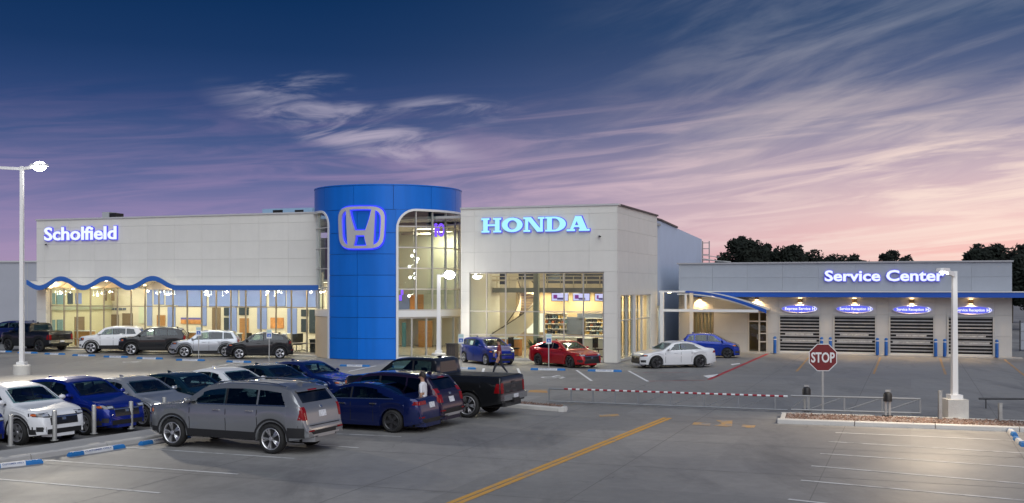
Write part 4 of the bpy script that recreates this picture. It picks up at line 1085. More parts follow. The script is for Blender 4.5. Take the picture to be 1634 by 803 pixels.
for k, (x, z) in enumerate(((.1, 1.5), (-.12, 1.2), (.3, 1.0), (-.3, .5), (-.25, -.2), (-.32, -1.4), (0.2, .8))):
    r = .1; b_ = MB().lathe([(r * sin(pi * i / 6) + 1e-4, -r * cos(pi * i / 6)) for i in range(7)], 8); b_.v = [(a + x, c, d + z) for a, c, d in b_.v]
    b_.tube([(x, 0, z), (0, 0, z + .15)], .008, 4); b_.build('bulb', bulb, pn, smooth=True)
fan = thing('ceiling_fan', 'dark long-bladed fan in the upper tower hall', 'fan', Bw(uat(664, 5), 5, zat(373.5, uat(664, 5), 5)), BROT)
MB().box(-1.05, 1.05, -.08, .08, -.06, .06).build('blade', M('fan_brown', (.14, .12, .09), .5), fan)
MB().lathe([(.001, -.15), (.16, -.13), (.16, .1), (.04, .14), (.04, 1.4), (.001, 1.4)], 12).build('motor', dark_m, fan)
reflected = M('purple_reflection', (.22, .08, 1.0), emit=1.6)  # glowing strokes added in place of a sign's reflection in the tower glass
ns = thing('sign_reflection', 'small purple sign reflection built high behind the tower glass', 'sign', Bw(uat(703.5, 2.2), 2.2, zat(367, uat(703.5, 2.2), 2.2)), BROT)
mb = MB().box(-.42, -.27, -.03, .03, -.42, .42).box(.30, .38, -.03, .03, -.42, .42).box(-.46, -.24, -.028, .028, .3, .36).build('stroke', reflected, ns)
mb = MB()
for k in range(16):
    a, b = R(22.5 * k), R(22.5 * (k + 1)); mb.prism([(.02 + .24 * cos(a), .42 * sin(a)), (.02 + .24 * cos(b), .42 * sin(b)), (.02 + .13 * cos(b), .28 * sin(b)), (.02 + .13 * cos(a), .28 * sin(a))], -.03, .03)
mb.build('stroke', reflected, ns)
ns2 = thing('sign_reflection', 'tiny purple sign reflection built low behind the tower glass', 'sign', Bw(uat(640, 1.5), 1.5, zat(471, uat(640, 1.5), 1.5)), BROT)
MB().box(-.12, .04, -.03, .03, -.35, .0).box(.0, .14, -.03, .03, .02, .32).build('stroke', reflected, ns2)

# screens, furniture
def screen(px0, px1, py0, py1, v, lab):
    a, b = uat(px0, v), uat(px1, v); um = (a + b) / 2; z0, z1 = zat(py1, um, v), zat(py0, um, v)
    t = thing('wall_screen', lab, 'screen', Bw(um, v, z0), BROT); w = (b - a) / 2; h = z1 - z0
    MB().box(-w, w, -.04, .04, 0, h).build('bezel', black_m, t)
    MB().box(-w + .04, w - .04, -.05, -.041, .04, h - .04).build('display', M('screen_glow', (.72, .66, 1.0), emit=1.1), t)
    MB().box(-w + .15, -w * .3, -.056, -.051, h * .3, h * .75).build('picture_block', M('screen_magenta', (.35, .05, .35), emit=.7), t)
    MB().box(-w * .3, w * .45, -.055, -.051, h * .18, h * .42).build('picture_block', M('screen_violet', (.16, .12, .34), emit=.6), t)
screen(880, 907.5, 467, 481, 6.2, 'leftmost of three wall screens under the mezzanine'); screen(914, 942, 467.5, 481, 6.2, 'middle of three wall screens under the mezzanine')
screen(949, 968, 468, 481, 6.2, 'rightmost of three wall screens under the mezzanine'); screen(136, 152, 498, 511, 5.6, 'glowing wall screen in the yellow office at the far left')
def shelf(px0, px1, py0, py1, v, lab, rows, seed):
    a, b = uat(px0, v), uat(px1, v); um = (a + b) / 2; z0, z1 = zat(py1, um, v), zat(py0, um, v); w = (b - a) / 2; h = z1 - z0
    t = thing('display_shelf', lab, 'shelf', Bw(um, v, 0), BROT); rnd = random.Random(seed)
    MB().box(-w, w, -.02, .0, 0.15, z1).build('back_board', M('cream_wall'), t)
    for k in range(rows + 1): MB().box(-w, w, -.36, -.02, z0 + h * k / rows - .02, z0 + h * k / rows + .02).build('shelf_board', white_trim, t)
    for k in range(rows):
        x = -w + .06
        while x < w - .12:
            ww = rnd.uniform(.08, .2); hh = rnd.uniform(.35, .75) * h / rows
            MB().box(x, x + ww, -.3, -.08, z0 + h * k / rows + .022, z0 + h * k / rows + .022 + hh).build('merchandise', M(f'goods_{rnd.randrange(6)}', [(.32, .1, .04), (.05, .05, .06), (.45, .3, .1), (.1, .16, .2), (.35, .33, .3), (.4, .17, .06)][rnd.randrange(6)], .6), t)
            x += ww + rnd.uniform(.03, .12)
shelf(871, 906, 500, 533, 8.9, 'pale merchandise shelves behind the red car', 4, 1); shelf(936, 966, 508, 534, 8.9, 'dark shelves of orange goods at the right of the showroom', 4, 2)
def desk(px, py, v, w, lab, mat=None):
    u = uat(px, v); t = thing('reception_desk', lab, 'desk', Bw(u, v, .14), BROT)
    MB().box(-w / 2, w / 2, -.35, .35, 1.02, 1.08).build('top', white_trim, t)
    MB().box(-w / 2 + .06, w / 2 - .06, -.28, -.2, 0, 1.02).build('front_panel', mat or M('cream_wall'), t)
    for s in (-1, 1): MB().box(s * (w / 2 - .08) - .03, s * (w / 2 - .08) + .03, -.19, .3, 0, 1.02).build('side_panel', mat or M('cream_wall'), t)
desk(905, 545, 5.2, 3.4, 'long cream reception counter behind the red car'); desk(800, 560, 2.6, 2.6, 'low orange fronted counter behind the blue hatchback', wood_l); desk(945, 545, 4.0, 1.6, 'short counter at the right end of the showroom')
desk(300, 545, 4, 2.2, 'wood counter below the orange poster in the left wing', wood); desk(440, 545, 4, 2.2, 'cream counter behind the black hatchback SUV'); desk(130, 545, 3.5, 2., 'desk in the yellow office at the far left', wood); desk(365, 545, 3.2, 1.8, 'dark desk beside the inner windows of the left wing', dglass)
def chair(px, v, lab):
    u = uat(px, v); t = thing('office_chair', lab, 'chair', Bw(u, v, .14), BROT + 1.2)
    MB().box(-.25, .25, -.25, .25, .44, .52).build('seat', black_m, t); MB().box(-.24, .24, .2, .27, .56, 1.15).build('backrest', black_m, t)
    MB().tube([(0, 0, .06), (0, 0, .44)], .03).tube([(0, .24, .5), (0, .24, .6)], .03).build('column', dark_m, t)
    for k in range(5): MB().bar((0, 0, .06), (.3 * cos(k * 1.257), .3 * sin(k * 1.257), .03), .04).build('foot', dark_m, t)
chair(473, 1.6, 'black office chair behind the glass left of the tower'); chair(955, 2.8, 'black office chair at the right end of the showroom'); chair(482, 2.6, 'second black office chair deeper behind the glass near the tower')
chair(866, 2.2, 'black visitor chair behind the red hatchback'); chair(820, 2.0, 'black visitor chair near the foot of the staircase'); chair(930, 2.4, 'black visitor chair before the long counter')
chair(300, 2.0, 'black chair behind the silver storefront SUV'); chair(345, 2.2, 'black chair in the middle of the left showroom'); chair(400, 2.0, 'black chair behind the black small storefront SUV')
for k in range(11):
    MB().box(UT1 + .6 + k * .85, UT1 + .64 + k * .85, 4.5, 4.56, 4.32, 5.05).build('railing_baluster', M('pale_rail'), room)
inner('dark_alcove', 905, 932, 506, 534, 8.85, M('slate_wall'), .1); inner('dark_alcove', 922, 962, 500, 508, 8.8, M('slate_wall'), .15)
# curved staircase
stp = thing('curved_staircase', 'curved cream staircase with dark treads behind the right wing window', 'staircase', Bw(uat(806, 6.4), 6.4, .14), BROT)
r0, r1, ns_, rise = 1.0, 2.1, 22, 3.95 / 22
A0, A1 = 250, 420
for k in range(ns_):
    a, b = R(A0 + (A1 - A0) * k / ns_), R(A0 + (A1 - A0) * (k + 1) / ns_); z = rise * (k + 1)
    MB().zprism([(r0 * cos(a), r0 * sin(a)), (r1 * cos(a), r1 * sin(a)), (r1 * cos(b), r1 * sin(b)), (r0 * cos(b), r0 * sin(b))], z - .16, z).build('tread', M('dark_tread', (.10, .07, .05), .5), stp)
for rr, nm2 in ((r1, 'outer_stringer'), (r0, 'inner_stringer')):
    vs = []; fs = []
    for k in range(ns_ + 1):
        a = R(A0 + (A1 - A0) * k / ns_); z = rise * k
        for r_, dz in ((rr, -.35), (rr + .05, -.35), (rr + .05, .78), (rr, .78)): vs.append((r_ * cos(a), r_ * sin(a), z + dz))
    for k in range(ns_):
        for q in range(4): fs.append((4 * k + q, 4 * k + (q + 1) % 4, 4 * k + 4 + (q + 1) % 4, 4 * k + 4 + q))
    MB().add(vs, fs).build(nm2, M('stair_cream', (.72, .62, .45), .6), stp, smooth=True, angle=30)
    MB().tube([((rr + .025) * cos(R(A0 + (A1 - A0) * k / ns_)), (rr + .025) * sin(R(A0 + (A1 - A0) * k / ns_)), rise * k + .84) for k in range(ns_ + 1)], .035, 6).build('handrail', M('dark_tread'), stp, smooth=True)
for px, v, lab in ((770, 1.2, 'potted plant behind the glass left of the staircase'), (850, 3.0, 'potted plant beside the green column in the showroom')):
    t = thing('potted_plant', lab, 'plant', Bw(uat(px, v), v, .14), 0); rnd = random.Random(px)
    MB().lathe([(.001, 0), (.17, 0), (.22, .45), (.18, .45), (.001, .42)], 12).build('pot', white_trim, t, smooth=True)
    lf = MB()
    for k in range(60):
        a, el_, l = rnd.uniform(0, 6.28), rnd.uniform(.3, 1.3), rnd.uniform(.4, .8); d = Vector((cos(a) * cos(el_), sin(a) * cos(el_), sin(el_))); s = Vector((-sin(a), cos(a), 0)) * .05
        p = Vector((0, 0, .45)); lf.add([p, p + d * l * .5 + s, p + d * l - Vector((0, 0, .1)), p + d * l * .5 - s], [(0, 1, 2, 3)])
    lf.build('leaves', M('plant_leaf', (.05, .10, .03), .6), t)
# side wall curtains seen through the side windows
cur_m = M('striped_curtain', (.30, .25, .17), .8, noise=(4, .35, (1, 1, .02)))
for k in range(9):
    v = 1.0 + k * .85
    mb = MB()
    for j in range(5): mb.add([(UR - .75 + .05 * (j % 2), v + j * .05, .15), (UR - .75 + .05 * ((j + 1) % 2), v + (j + 1) * .05, .15), (UR - .75 + .05 * ((j + 1) % 2), v + (j + 1) * .05, SZ - .05), (UR - .75 + .05 * (j % 2), v + j * .05, SZ - .05)], [(0, 1, 2, 3)])
    mb.build('curtain', cur_m, room)
MB().box(5.0, 5.2, 10.6, 14, .1, 3.1).build('link_room_wall', cream, room)
MB().box(5.2, 5.72, 10.6, 14, 3.1, 3.2).build('link_room_ceiling', cream, room)
fitting(5.45, 12.2, 3.05, 30, 'small warm ceiling light behind the side window by the service link', .3, .9)
t = thing('ceiling_light', 'warm ceiling light inside the service lobby window', 'ceiling light', Bw((ew0 + ew1) / 2, SVv + 2, 2.95), BROT)
MB().box(-.6, .6, -.3, .3, 0, .06).build('housing', white_trim, t); MB().box(-.55, .55, -.25, .25, -.012, -.001).build('diffuser', glow_w, t); lamp('fitting_light', 'AREA', 40, (1, .78, .45), (0, 0, -.03), t, 1.1, .5)
MB().box(SU0 + .3, ed1 + .6, SVv + 3.2, SVv + 3.3, .02, 3.4).build('lobby_wall', M('lobby_brown', (.22, .15, .08), .7), svc); MB().box(SU0 + .3, ed1 + .6, SVv + .32, SVv + 3.2, 3.2, 3.3).build('lobby_ceiling', cream, svc)
for k in range(7): MB().box(ew0 + .1 + k * .24, ew0 + .18 + k * .24, SVv + .5, SVv + .56, .5, 2.7).build('curtain_fold', cur_m, svc)
# litter bins by the entrance
def bin_(px, py, lab):
    p = g(px, py); t = thing('litter_bin', lab, 'bin', p, BROT)
    MB().box(-.28, .28, -.28, .28, 0.02, .95).build('body', M('bin_brown', (.06, .045, .04), .6, noise=(5, .2)), t); MB().box(-.32, .32, -.32, .32, .95, 1.02).build('lid', dark_m, t)
    for k in range(5): MB().box(-.24 + k * .11, -.18 + k * .11, -.295, -.281, .08, .9).build('slat', dark_m, t)
bin_(504, 566.5, 'square brown litter bin left of the blue tower'); bin_(722, 575, 'square dark litter bin right of the tower entrance')

# ------------------------------------------------------------------ vehicles
PROF = {
 'suv': dict(fo=.90, ro=.98, wb=2.66, W=1.85, clr=.27, r=.36, belt=(1.02, 1.12), k=.30, cowl=.262, rf=.395, rr=.885, rw=.955, nwin=3, clad=True, b=.545, c=.745,
    prof=[(0, .62), (.006, .78), (.018, .93), (.05, .99), (.12, 1.03), (.22, 1.08), (.262, 1.11), (.395, 1.57), (.44, 1.63), (.53, 1.675), (.66, 1.67), (.80, 1.63), (.885, 1.57), (.955, 1.14), (.972, 1.06), (.984, .86), (.994, .74), (1, .58)],
    hl=(.46, .86, .78, .93), gr=(.44, .60, .84), tl=(.60, .84, .80, 1.22)),
 'bigsuv': dict(fo=.92, ro=.96, wb=2.90, W=1.95, clr=.34, r=.39, belt=(1.17, 1.25), k=.27, cowl=.25, rf=.375, rr=.90, rw=.958, nwin=3, clad=True, b=.525, c=.715,
    prof=[(0, .66), (.006, .92), (.018, 1.07), (.05, 1.13), (.12, 1.17), (.21, 1.20), (.25, 1.22), (.375, 1.66), (.42, 1.73), (.50, 1.785), (.62, 1.80), (.76, 1.775), (.85, 1.73), (.90, 1.67), (.958, 1.28), (.972, 1.18), (.984, .90), (.991, .76), (1, .68)],
    hl=(.62, .90, .82, 1.05), gr=(.58, .66, 1.03), tl=(.74, .91, .90, 1.24)),
 'smallsuv': dict(fo=.86, ro=.84, wb=2.61, W=1.78, clr=.25, r=.345, belt=(1.00, 1.14), k=.33, cowl=.245, rf=.40, rr=.86, rw=.945, nwin=2, clad=True, b=.56, c=.75,
    prof=[(0, .58), (.008, .74), (.028, .88), (.08, .95), (.15, 1.0), (.21, 1.04), (.245, 1.07), (.40, 1.50), (.46, 1.57), (.55, 1.605), (.66, 1.59), (.78, 1.53), (.86, 1.45), (.945, 1.12), (.962, 1.04), (.982, .84), (.993, .7), (1, .55)],
    hl=(.42, .84, .76, .89), gr=(.44, .56, .80), tl=(.52, .82, .92, 1.08)),
 'sedan': dict(fo=.92, ro=1.10, wb=2.80, W=1.84, clr=.19, r=.335, belt=(.90, .99), k=.38, cowl=.275, rf=.425, rr=.70, rw=.855, nwin=2, clad=False, b=.515, c=.66,
    prof=[(0, .50), (.006, .64), (.02, .74), (.06, .80), (.14, .86), (.22, .91), (.275, .95), (.425, 1.35), (.475, 1.41), (.54, 1.44), (.62, 1.43), (.70, 1.36), (.78, 1.23), (.855, 1.09), (.90, 1.06), (.96, 1.04), (.982, .98), (.992, .78), (1, .52)],
    hl=(.42, .84, .62, .74), gr=(.52, .36, .66), tl=(.40, .84, .80, .93)),
 'fastback': dict(fo=.84, ro=.86, wb=2.88, W=1.85, clr=.19, r=.34, belt=(.91, 1.01), k=.36, cowl=.25, rf=.42, rr=.68, rw=.885, nwin=2, clad=False, b=.52, c=.68,
    prof=[(0, .50), (.008, .62), (.03, .70), (.08, .77), (.16, .85), (.25, .93), (.42, 1.34), (.48, 1.41), (.55, 1.44), (.62, 1.43), (.68, 1.39), (.76, 1.29), (.84, 1.15), (.885, 1.08), (.93, 1.05), (.965, 1.035), (.982, .97), (.992, .76), (1, .54)],
    hl=(.48, .82, .62, .73), gr=(.5, .30, .38), tl=(.36, .86, .84, .95)),
 'hatch': dict(fo=.88, ro=.92, wb=2.70, W=1.80, clr=.19, r=.33, belt=(.89, 1.0), k=.38, cowl=.265, rf=.42, rr=.72, rw=.925, nwin=2, clad=False, b=.52, c=.69,
    prof=[(0, .50), (.006, .64), (.022, .74), (.07, .81), (.15, .87), (.22, .91), (.265, .95), (.42, 1.34), (.47, 1.40), (.54, 1.43), (.63, 1.42), (.72, 1.36), (.82, 1.22), (.925, 1.06), (.955, 1.04), (.978, .96), (.99, .76), (1, .52)],
    hl=(.42, .84, .64, .76), gr=(.5, .36, .68), tl=(.42, .84, .84, .98)),
 'compact': dict(fo=.78, ro=.70, wb=2.53, W=1.70, clr=.18, r=.31, belt=(.93, 1.04), k=.30, cowl=.20, rf=.40, rr=.86, rw=.955, nwin=3, clad=False, b=.53, c=.74,
    prof=[(0, .50), (.008, .68), (.025, .80), (.07, .88), (.14, .95), (.20, 1.01), (.40, 1.43), (.46, 1.49), (.55, 1.525), (.66, 1.52), (.78, 1.49), (.86, 1.43), (.955, 1.04), (.972, .96), (.985, .8), (.994, .68), (1, .52)],
    hl=(.40, .80, .68, .84), gr=(.46, .56, .66), tl=(.56, .80, .80, 1.16)),
 'pickup': dict(fo=.95, ro=1.20, wb=3.70, W=2.02, clr=.40, r=.42, belt=(1.24, 1.30), k=.20, cowl=.215, rf=.315, rr=.595, rw=.603, nwin=2, clad=False, b=.455, c=.57,
    prof=[(0, .72), (.003, 1.02), (.010, 1.18), (.035, 1.25), (.10, 1.28), (.18, 1.30), (.215, 1.32), (.315, 1.83), (.345, 1.90), (.41, 1.94), (.50, 1.945), (.575, 1.92), (.595, 1.86), (.603, 1.385), (.61, 1.37), (.80, 1.37), (.985, 1.37), (.993, 1.35), (.997, 1.2), (1, .76)],
    hl=(.66, .95, .86, 1.12), gr=(.64, .74, 1.14), tl=(.80, .97, .84, 1.18)),
}
car_glass = M('car_glass', glass=True, tint=(.42, .56, .56)); rear_glass = M('privacy_glass', glass=True, tint=(.10, .14, .15)); dark_glass = M('tinted_car_glass', (.006, .020, .028), .05, spec=.25)
seat_m = M('seat_fabric', (.07, .065, .06), .8); lining_m = M('cabin_lining', (.035, .035, .036), .8)
tyre_m = M('tyre_rubber', (.014, .014, .014), .8); rim_m = M('alloy_rim', (.62, .62, .63), .28, metal=.8); rimd_m = M('dark_alloy_rim', (.06, .06, .065), .35, metal=.6)
clad_m = M('grey_cladding', (.013, .013, .014), .7, bump=(200, .2)); under_m = M('underbody', (.008, .008, .008), .9)
hl_m = M('headlight_lens', (.55, .58, .62), .08, coat=1., metal=.3); hl_dark = M('headlight_bowl', (.05, .05, .055), .15, coat=1.); tl_m = M('tail_light_red', (.22, .004, .007), .2, spec=.3)
amber_m = M('amber_reflector', (.6, .12, .02), .2, coat=.6); chrome_m = M('chrome_trim', (.62, .62, .62), .15, metal=.95)
grille_m = M('grille_black', (.012, .012, .013), .3, coat=.3); plate_m = M('licence_plate', (.62, .64, .68), .4, noise=(14, .25)); seam_m = M('panel_gap', (.006, .006, .007), .8)
def paint(n, c, metal=.35, rough=.32): return M(n, c, rough, metal=metal, coat=.8, spec=.12, noise=(.8, .03))

_wheels = {}
def wheel_meshes(r, style):
    key = (r, style)
    if key in _wheels: return _wheels[key]
    w = .115; ri = r * .74
    ty = MB().lathe([(ri - .01, -w), (r - .05, -w - .008), (r - .012, -w + .02), (r, -w + .05), (r, w - .05), (r - .012, w - .02), (r - .05, w + .008), (ri, w), (ri - .015, w - .03)], 32, 'y').mesh('wheel', tyre_m, True)
    d = MB()                                               # face of the rim looks along +y
    d.lathe([(ri + .004, w - .004), (ri - .012, w + .004), (ri - .03, w - .012), (ri - .035, w - .06)], 32, 'y')
    n = {'ten': 5, 'five': 5, 'truck': 6, 'aero': 5, 'multi': 10}[style]
    for k in range(n):
        a = 2 * pi * k / n + .3
        for off, wd in (((-.17, .05), (.17, .05)) if style in ('ten', 'truck') else (((0, .11),) if style in ('five', 'aero') else ((0, .045),))):
            b = a + off * .9
            p0 = (.05 * cos(a), .05 * sin(a)); p1 = ((ri - .02) * cos(b), (ri - .02) * sin(b)); t = (-sin(a), cos(a))
            vs = []
            for (px, pz), ww, yy in ((p0, wd * .7, w - .012), (p1, wd, w - .006)):
                for s, dy in ((-1, 0), (1, 0), (1, -.05), (-1, -.05)): vs.append((px + t[0] * ww / 2 * s, yy + dy, pz + t[1] * ww / 2 * s))
            d.add(vs, [(0, 1, 5, 4), (1, 2, 6, 5), (2, 3, 7, 6), (3, 0, 4, 7), (4, 5, 6, 7), (0, 3, 2, 1)])
    d.lathe([(.001, w + .006), (.055, w + .004), (.065, w - .02), (.065, w - .06)], 14, 'y')
    back = MB().lathe([(.001, w - .062), (ri - .02, w - .062), (ri - .02, -w + .01), (.001, -w + .01)], 24, 'y')
    _wheels[key] = (ty, d.mesh('rim', None, True, 30), back.mesh('wheel_well_disc', M('brake_dark', (.03, .03, .032), .5, metal=.5), True, 30))
    return _wheels[key]

def build_car(name, label, cat, kind, hdg, at, which, paint_m, wb=None, group=None, rim=rim_m, style='ten', scale=1., trim_chrome=False, roof_m=None, rails=False, sticker=False, plate=True, near=None, lc=None):
    T = dict(PROF[kind]); WB = wb or T['wb']; stretch = WB / T['wb']
    if lc: T.update(lc)
    fo, ro, Wd, clr, r = T['fo'] * stretch, T['ro'] * stretch, T['W'], T['clr'], T['r']
    xf, xr_ = WB / 2 + fo, -(WB / 2 + ro); L_ = xf - xr_; wf, wr = WB / 2, -WB / 2
    sx = lambda s: xf - s * L_
    P = [(sx(s), z) for s, z in T['prof']]; P.sort()
    def zt_raw(x):
        if x <= P[0][0]: return P[0][1]
        for (a, za), (b, zb_) in zip(P[:-1], P[1:]):
            if x <= b: return za + (zb_ - za) * (x - a) / (b - a)
        return P[-1][1]
    truck = kind == 'pickup'
    def zt(x):
        e = .012 if truck or x > xf - .12 or x < xr_ + .22 else .045
        return (zt_raw(x - e) + 2 * zt_raw(x) + zt_raw(x + e)) / 4
    def hw(x):
        df, dr_ = xf - x, x - xr_
        f = 1.; fl, rl = (.45, .12) if truck else (.75, .55); fa, ra_ = (.16, .05) if truck else (.30, .17)
        if df < fl: f -= fa * (1 - df / fl) ** 2.4
        if dr_ < rl: f -= ra_ * (1 - dr_ / rl) ** 2.4
        return Wd / 2 * f
    ar = r + .065
    def zlow(x):
        z = clr + (.07 * (1 - (xf - x) / .5) if xf - x < .5 else 0) + (.12 * (1 - (x - xr_) / .6) if x - xr_ < .6 else 0)
        for w_ in (wf, wr):
            if abs(x - w_) < ar: z = max(z, r + sqrt(ar * ar - (x - w_) ** 2) * .97)
        return z
    def belt(x):
        s = (xf - x) / L_; return min(T['belt'][0] + (T['belt'][1] - T['belt'][0]) * s, zt(x) - .045)
    k = T['k']
    WLO, WHI = .035, (.145 if kind == 'bigsuv' else .11)
    def section(x):
        h, zl, zb_, zz = hw(x), zlow(x), belt(x), zt(x); g_ = zz - zb_
        arch = zl > clr + .13
        q = lambda f: zl + (zb_ - zl) * f
        tuck = .05 * min(1, max(0, (zb_ - zl) / .5))
        yb = h - .035
        y8 = yb - k * g_ * .80; y9 = yb - k * g_ * .93 - .025; y10 = y9 - .12
        fL = min(.10, WLO / max(g_, .01)); fH = max(.60, 1 - WHI / max(g_, .01)); fH = min(fH, .86)
        band = [(yb - k * g_ * f, zb_ + g_ * f) for f in (fL, fL + (fH - fL) / 3, fL + (fH - fL) * 2 / 3, fH)]
        return [(0, min(clr - .02, zl)), (h - .30, min(clr - .02, zl) if not arch else clr - .02), (h - .30 + .001, zl), (h - tuck, zl), (h - tuck * .45, q(.16)), (h - .026, q(.42)), (h, q(.68)), (h - .016, q(.76)), (h - .018, q(.95)), (yb, zb_)] + band + [(y9, zb_ + g_ * .935), (y10, zb_ + g_ * .985), (y10 - .12, zz - .006), (y10 * .45, zz - .002), (0, zz)]
    xs = {round(xr_ + L_ * i / 90, 4) for i in range(91)} | {round(p[0], 4) for p in P}
    for w_ in (wf, wr):
        for i in range(25): xs.add(round(w_ - (ar + .002) * cos(pi * i / 24), 4))
    for q_ in (T['b'], T['c']): xs |= {round(sx(q_) + .035, 4), round(sx(q_) - .035, 4)}
    xs = sorted(xs); xs = [x for i, x in enumerate(xs) if i == 0 or x - xs[i - 1] > .004]
    rings = []
    for x in xs:
        h = section(x); rings.append([(x, -y, z) for y, z in h] + [(x, y, z) for y, z in h[-2:0:-1]])
    n = len(rings[0]); mb = MB(); mb.v = [p for q in rings for p in q]
    for i in range(len(rings) - 1):
        for j in range(n): mb.f.append((i * n + j, i * n + (j + 1) % n, (i + 1) * n + (j + 1) % n, (i + 1) * n + j))
    mb.f += [tuple(range(n)), tuple((len(rings) - 1) * n + j for j in range(n - 1, -1, -1))]
    bvh = BVHTree.FromPolygons([Vector(p) for p in mb.v], mb.f)
    # ---- place the car by the ground contact of one near wheel
    h = R(hdg); left = Vector((-sin(h), cos(h), 0)); ns_ = near if near else (1 if left.y < 0 else -1)
    lx = wf if which == 'f' else wr; ly = ns_ * (Wd / 2 - .02)
    o = Vector(at) - scale * (Vector((cos(h), sin(h), 0)) * lx + left * ly)
    root = thing(name, label, cat, (o.x, o.y, 0), h, group)
    if scale != 1: root.scale = (scale,) * 3
    # ---- projected pieces
    def cast(org, d):
        hit = bvh.ray_cast(Vector(org), Vector(d)); return hit[0]
    def patch(nm, fn, nu, nv, d, mat, off=.006, skirt=.02, parent=None):
        d = Vector(d).normalized(); G = []
        for i in range(nu + 1):
            row = []
            for j in range(nv + 1):
                p = cast(Vector(fn(i / nu, j / nv)) - d * 4, d); row.append(None if p is None else p - d * off)
            G.append(row)
        m_ = MB().grid(G)
        if not m_.f: return None
        bd = [(i, 0) for i in range(nu + 1)] + [(nu, j) for j in range(1, nv + 1)] + [(i, nv) for i in range(nu - 1, -1, -1)] + [(0, j) for j in range(nv - 1, 0, -1)]
        if all(G[i][j] is not None for i, j in bd):
            a = [G[i][j] for i, j in bd]; q = len(a); m_.add(a + [p + d * skirt for p in a], [(i, (i + 1) % q, (i + 1) % q + q, i + q) for i in range(q)])
        return m_.build(nm, mat, parent or root, smooth=True, angle=50)
    lerp = lambda a, b, t: a + (b - a) * t
    def side(nm, sg, x0b, x1b, x0t, x1t, zl_, zh_, mat, nu=8, nv=4, off=.006, parent=None):
        def fn(s, t):
            x = lerp(lerp(x0b, x1b, s), lerp(x0t, x1t, s), t)
            a = zl_(x) if callable(zl_) else zl_; b = zh_(x) if callable(zh_) else zh_
            return (x, 0, lerp(a, b, t))
        return patch(nm, fn, nu, nv, (0, -sg, 0), mat, off, parent=parent)
    def fr(nm, sg, y0, y1, z0, z1, mat, nu=6, nv=3, off=.007, ztaper=0., parent=None):
        return patch(nm, lambda s, t: (0, lerp(y0, y1, s), lerp(lerp(z0, z0 + ztaper, s), z1, t)), nu, nv, (-sg, 0, 0), mat, off, parent=parent)
    def x_at(z, a, b):                                    # where the roofline crosses height z between stations a and b
        for _ in range(30):
            m_ = (a + b) / 2
            if (zt(m_) < z) == (zt(a) < zt(b)): a = m_
            else: b = m_
        return (a + b) / 2
    xc, xrf, xrr, xrw = sx(T['cowl']), sx(T['rf']), sx(T['rr']), sx(T['rw'])
    yw = lambda x: section(x)[15][0]
    # openings cut in the shell where glass goes
    wins = []
    kill = set()
    def cut_top(xa, xb, j0):
        lo_, hi_ = min(xa, xb), max(xa, xb)
        for i in range(len(xs) - 1):
            m_ = (xs[i] + xs[i + 1]) / 2
            if lo_ < m_ < hi_:
                for j in range(j0, 19): kill.add((i, j)); kill.add((i, n - 1 - j))
    # windscreen and rear window
    for nm, xa, xb, dr_, lo, hi in (('windscreen', xc, xrf, -1, .05, -.005), ('rear_window', xrw, xrr, 1, .05, -.02)):
        za, zb_ = zt(xa) + lo, zt(xb) + hi; ya, yb = yw(xa) + .06, yw(xb) + .06
        if truck and nm == 'rear_window': za, zb_, ya, yb = 1.44, 1.80, .62, .56
        if kind in ('bigsuv', 'suv', 'smallsuv', 'compact') and nm == 'rear_window': za += .0 if kind == 'bigsuv' else -.02; ya -= .10 if kind == 'bigsuv' else .05; yb -= .08; zb_ -= .04
        patch(nm, lambda s, t: (0, lerp(-lerp(ya, yb, t), lerp(ya, yb, t), s), lerp(za, zb_, t)), 10, 6, (dr_, 0, 0), car_glass if nm == 'windscreen' else rear_glass if not truck else dark_glass, .005)
        if not (truck and nm == 'rear_window'): cut_top(x_at(za + .02, xa, xb), x_at(zb_ - .015, xa, xb), 15 if nm == 'windscreen' else 16)
        if nm == 'windscreen':
            patch('wiper', lambda s, t: (0, lerp(-.55, .2, s), za + .01 + .05 * s + .02 * t), 6, 1, (-1, 0, 0), black_m, .012)
    hgt = zt(sx(.5)) - belt(sx(.5)); hd = .10
    zhi = lambda x: zt(x) - WHI
    zlo = lambda x: belt(x) + .035
    zm = belt(xc) + .10
    xA0 = x_at(belt(xc) + .16, xc, xrf); xA1 = x_at(zt(xrf) - .01, xc, xrf) - .12
    xb0, xc0 = sx(T['b']), sx(T['c'])
    zrl = belt(xrr) + .17
    xE1 = xrr + (.12 if not truck else .16); xE0 = (x_at(min(zrl, zt(xrr) - .1), xrw, xrr) + .14) if not truck else xrr + .12
    if kind in ('sedan', 'fastback', 'hatch'): xE1 = xrr + .02; xE0 = x_at(belt(xrr) + .20, xrw, xrr) + .06
    if kind == 'bigsuv': xE0 += .17; xE1 += .16
    priv = rear_glass if T['clad'] or truck else car_glass
    wins = [(xA0 - .06, xb0 + .035, xA1, xb0 + .035)] + ([(xb0 - .035, xc0 + .03, xb0 - .035, xc0 + .03), (xc0 - .03, xE0, xc0 - .03, xE1)] if T['nwin'] == 3 else [(xb0 - .035, xE0, xb0 - .035, xE1)])
    for x0b, x1b, x0t, x1t in wins:
        for i in range(len(xs) - 1):
            for jj in range(3):
                t_ = (jj + .5) / 3; a_, b_ = lerp(x0b, x0t, t_) - .02, lerp(x1b, x1t, t_) + .02; m_ = (xs[i] + xs[i + 1]) / 2
                if b_ < m_ < a_: kill.add((i, 10 + jj)); kill.add((i, n - 1 - 10 - jj))
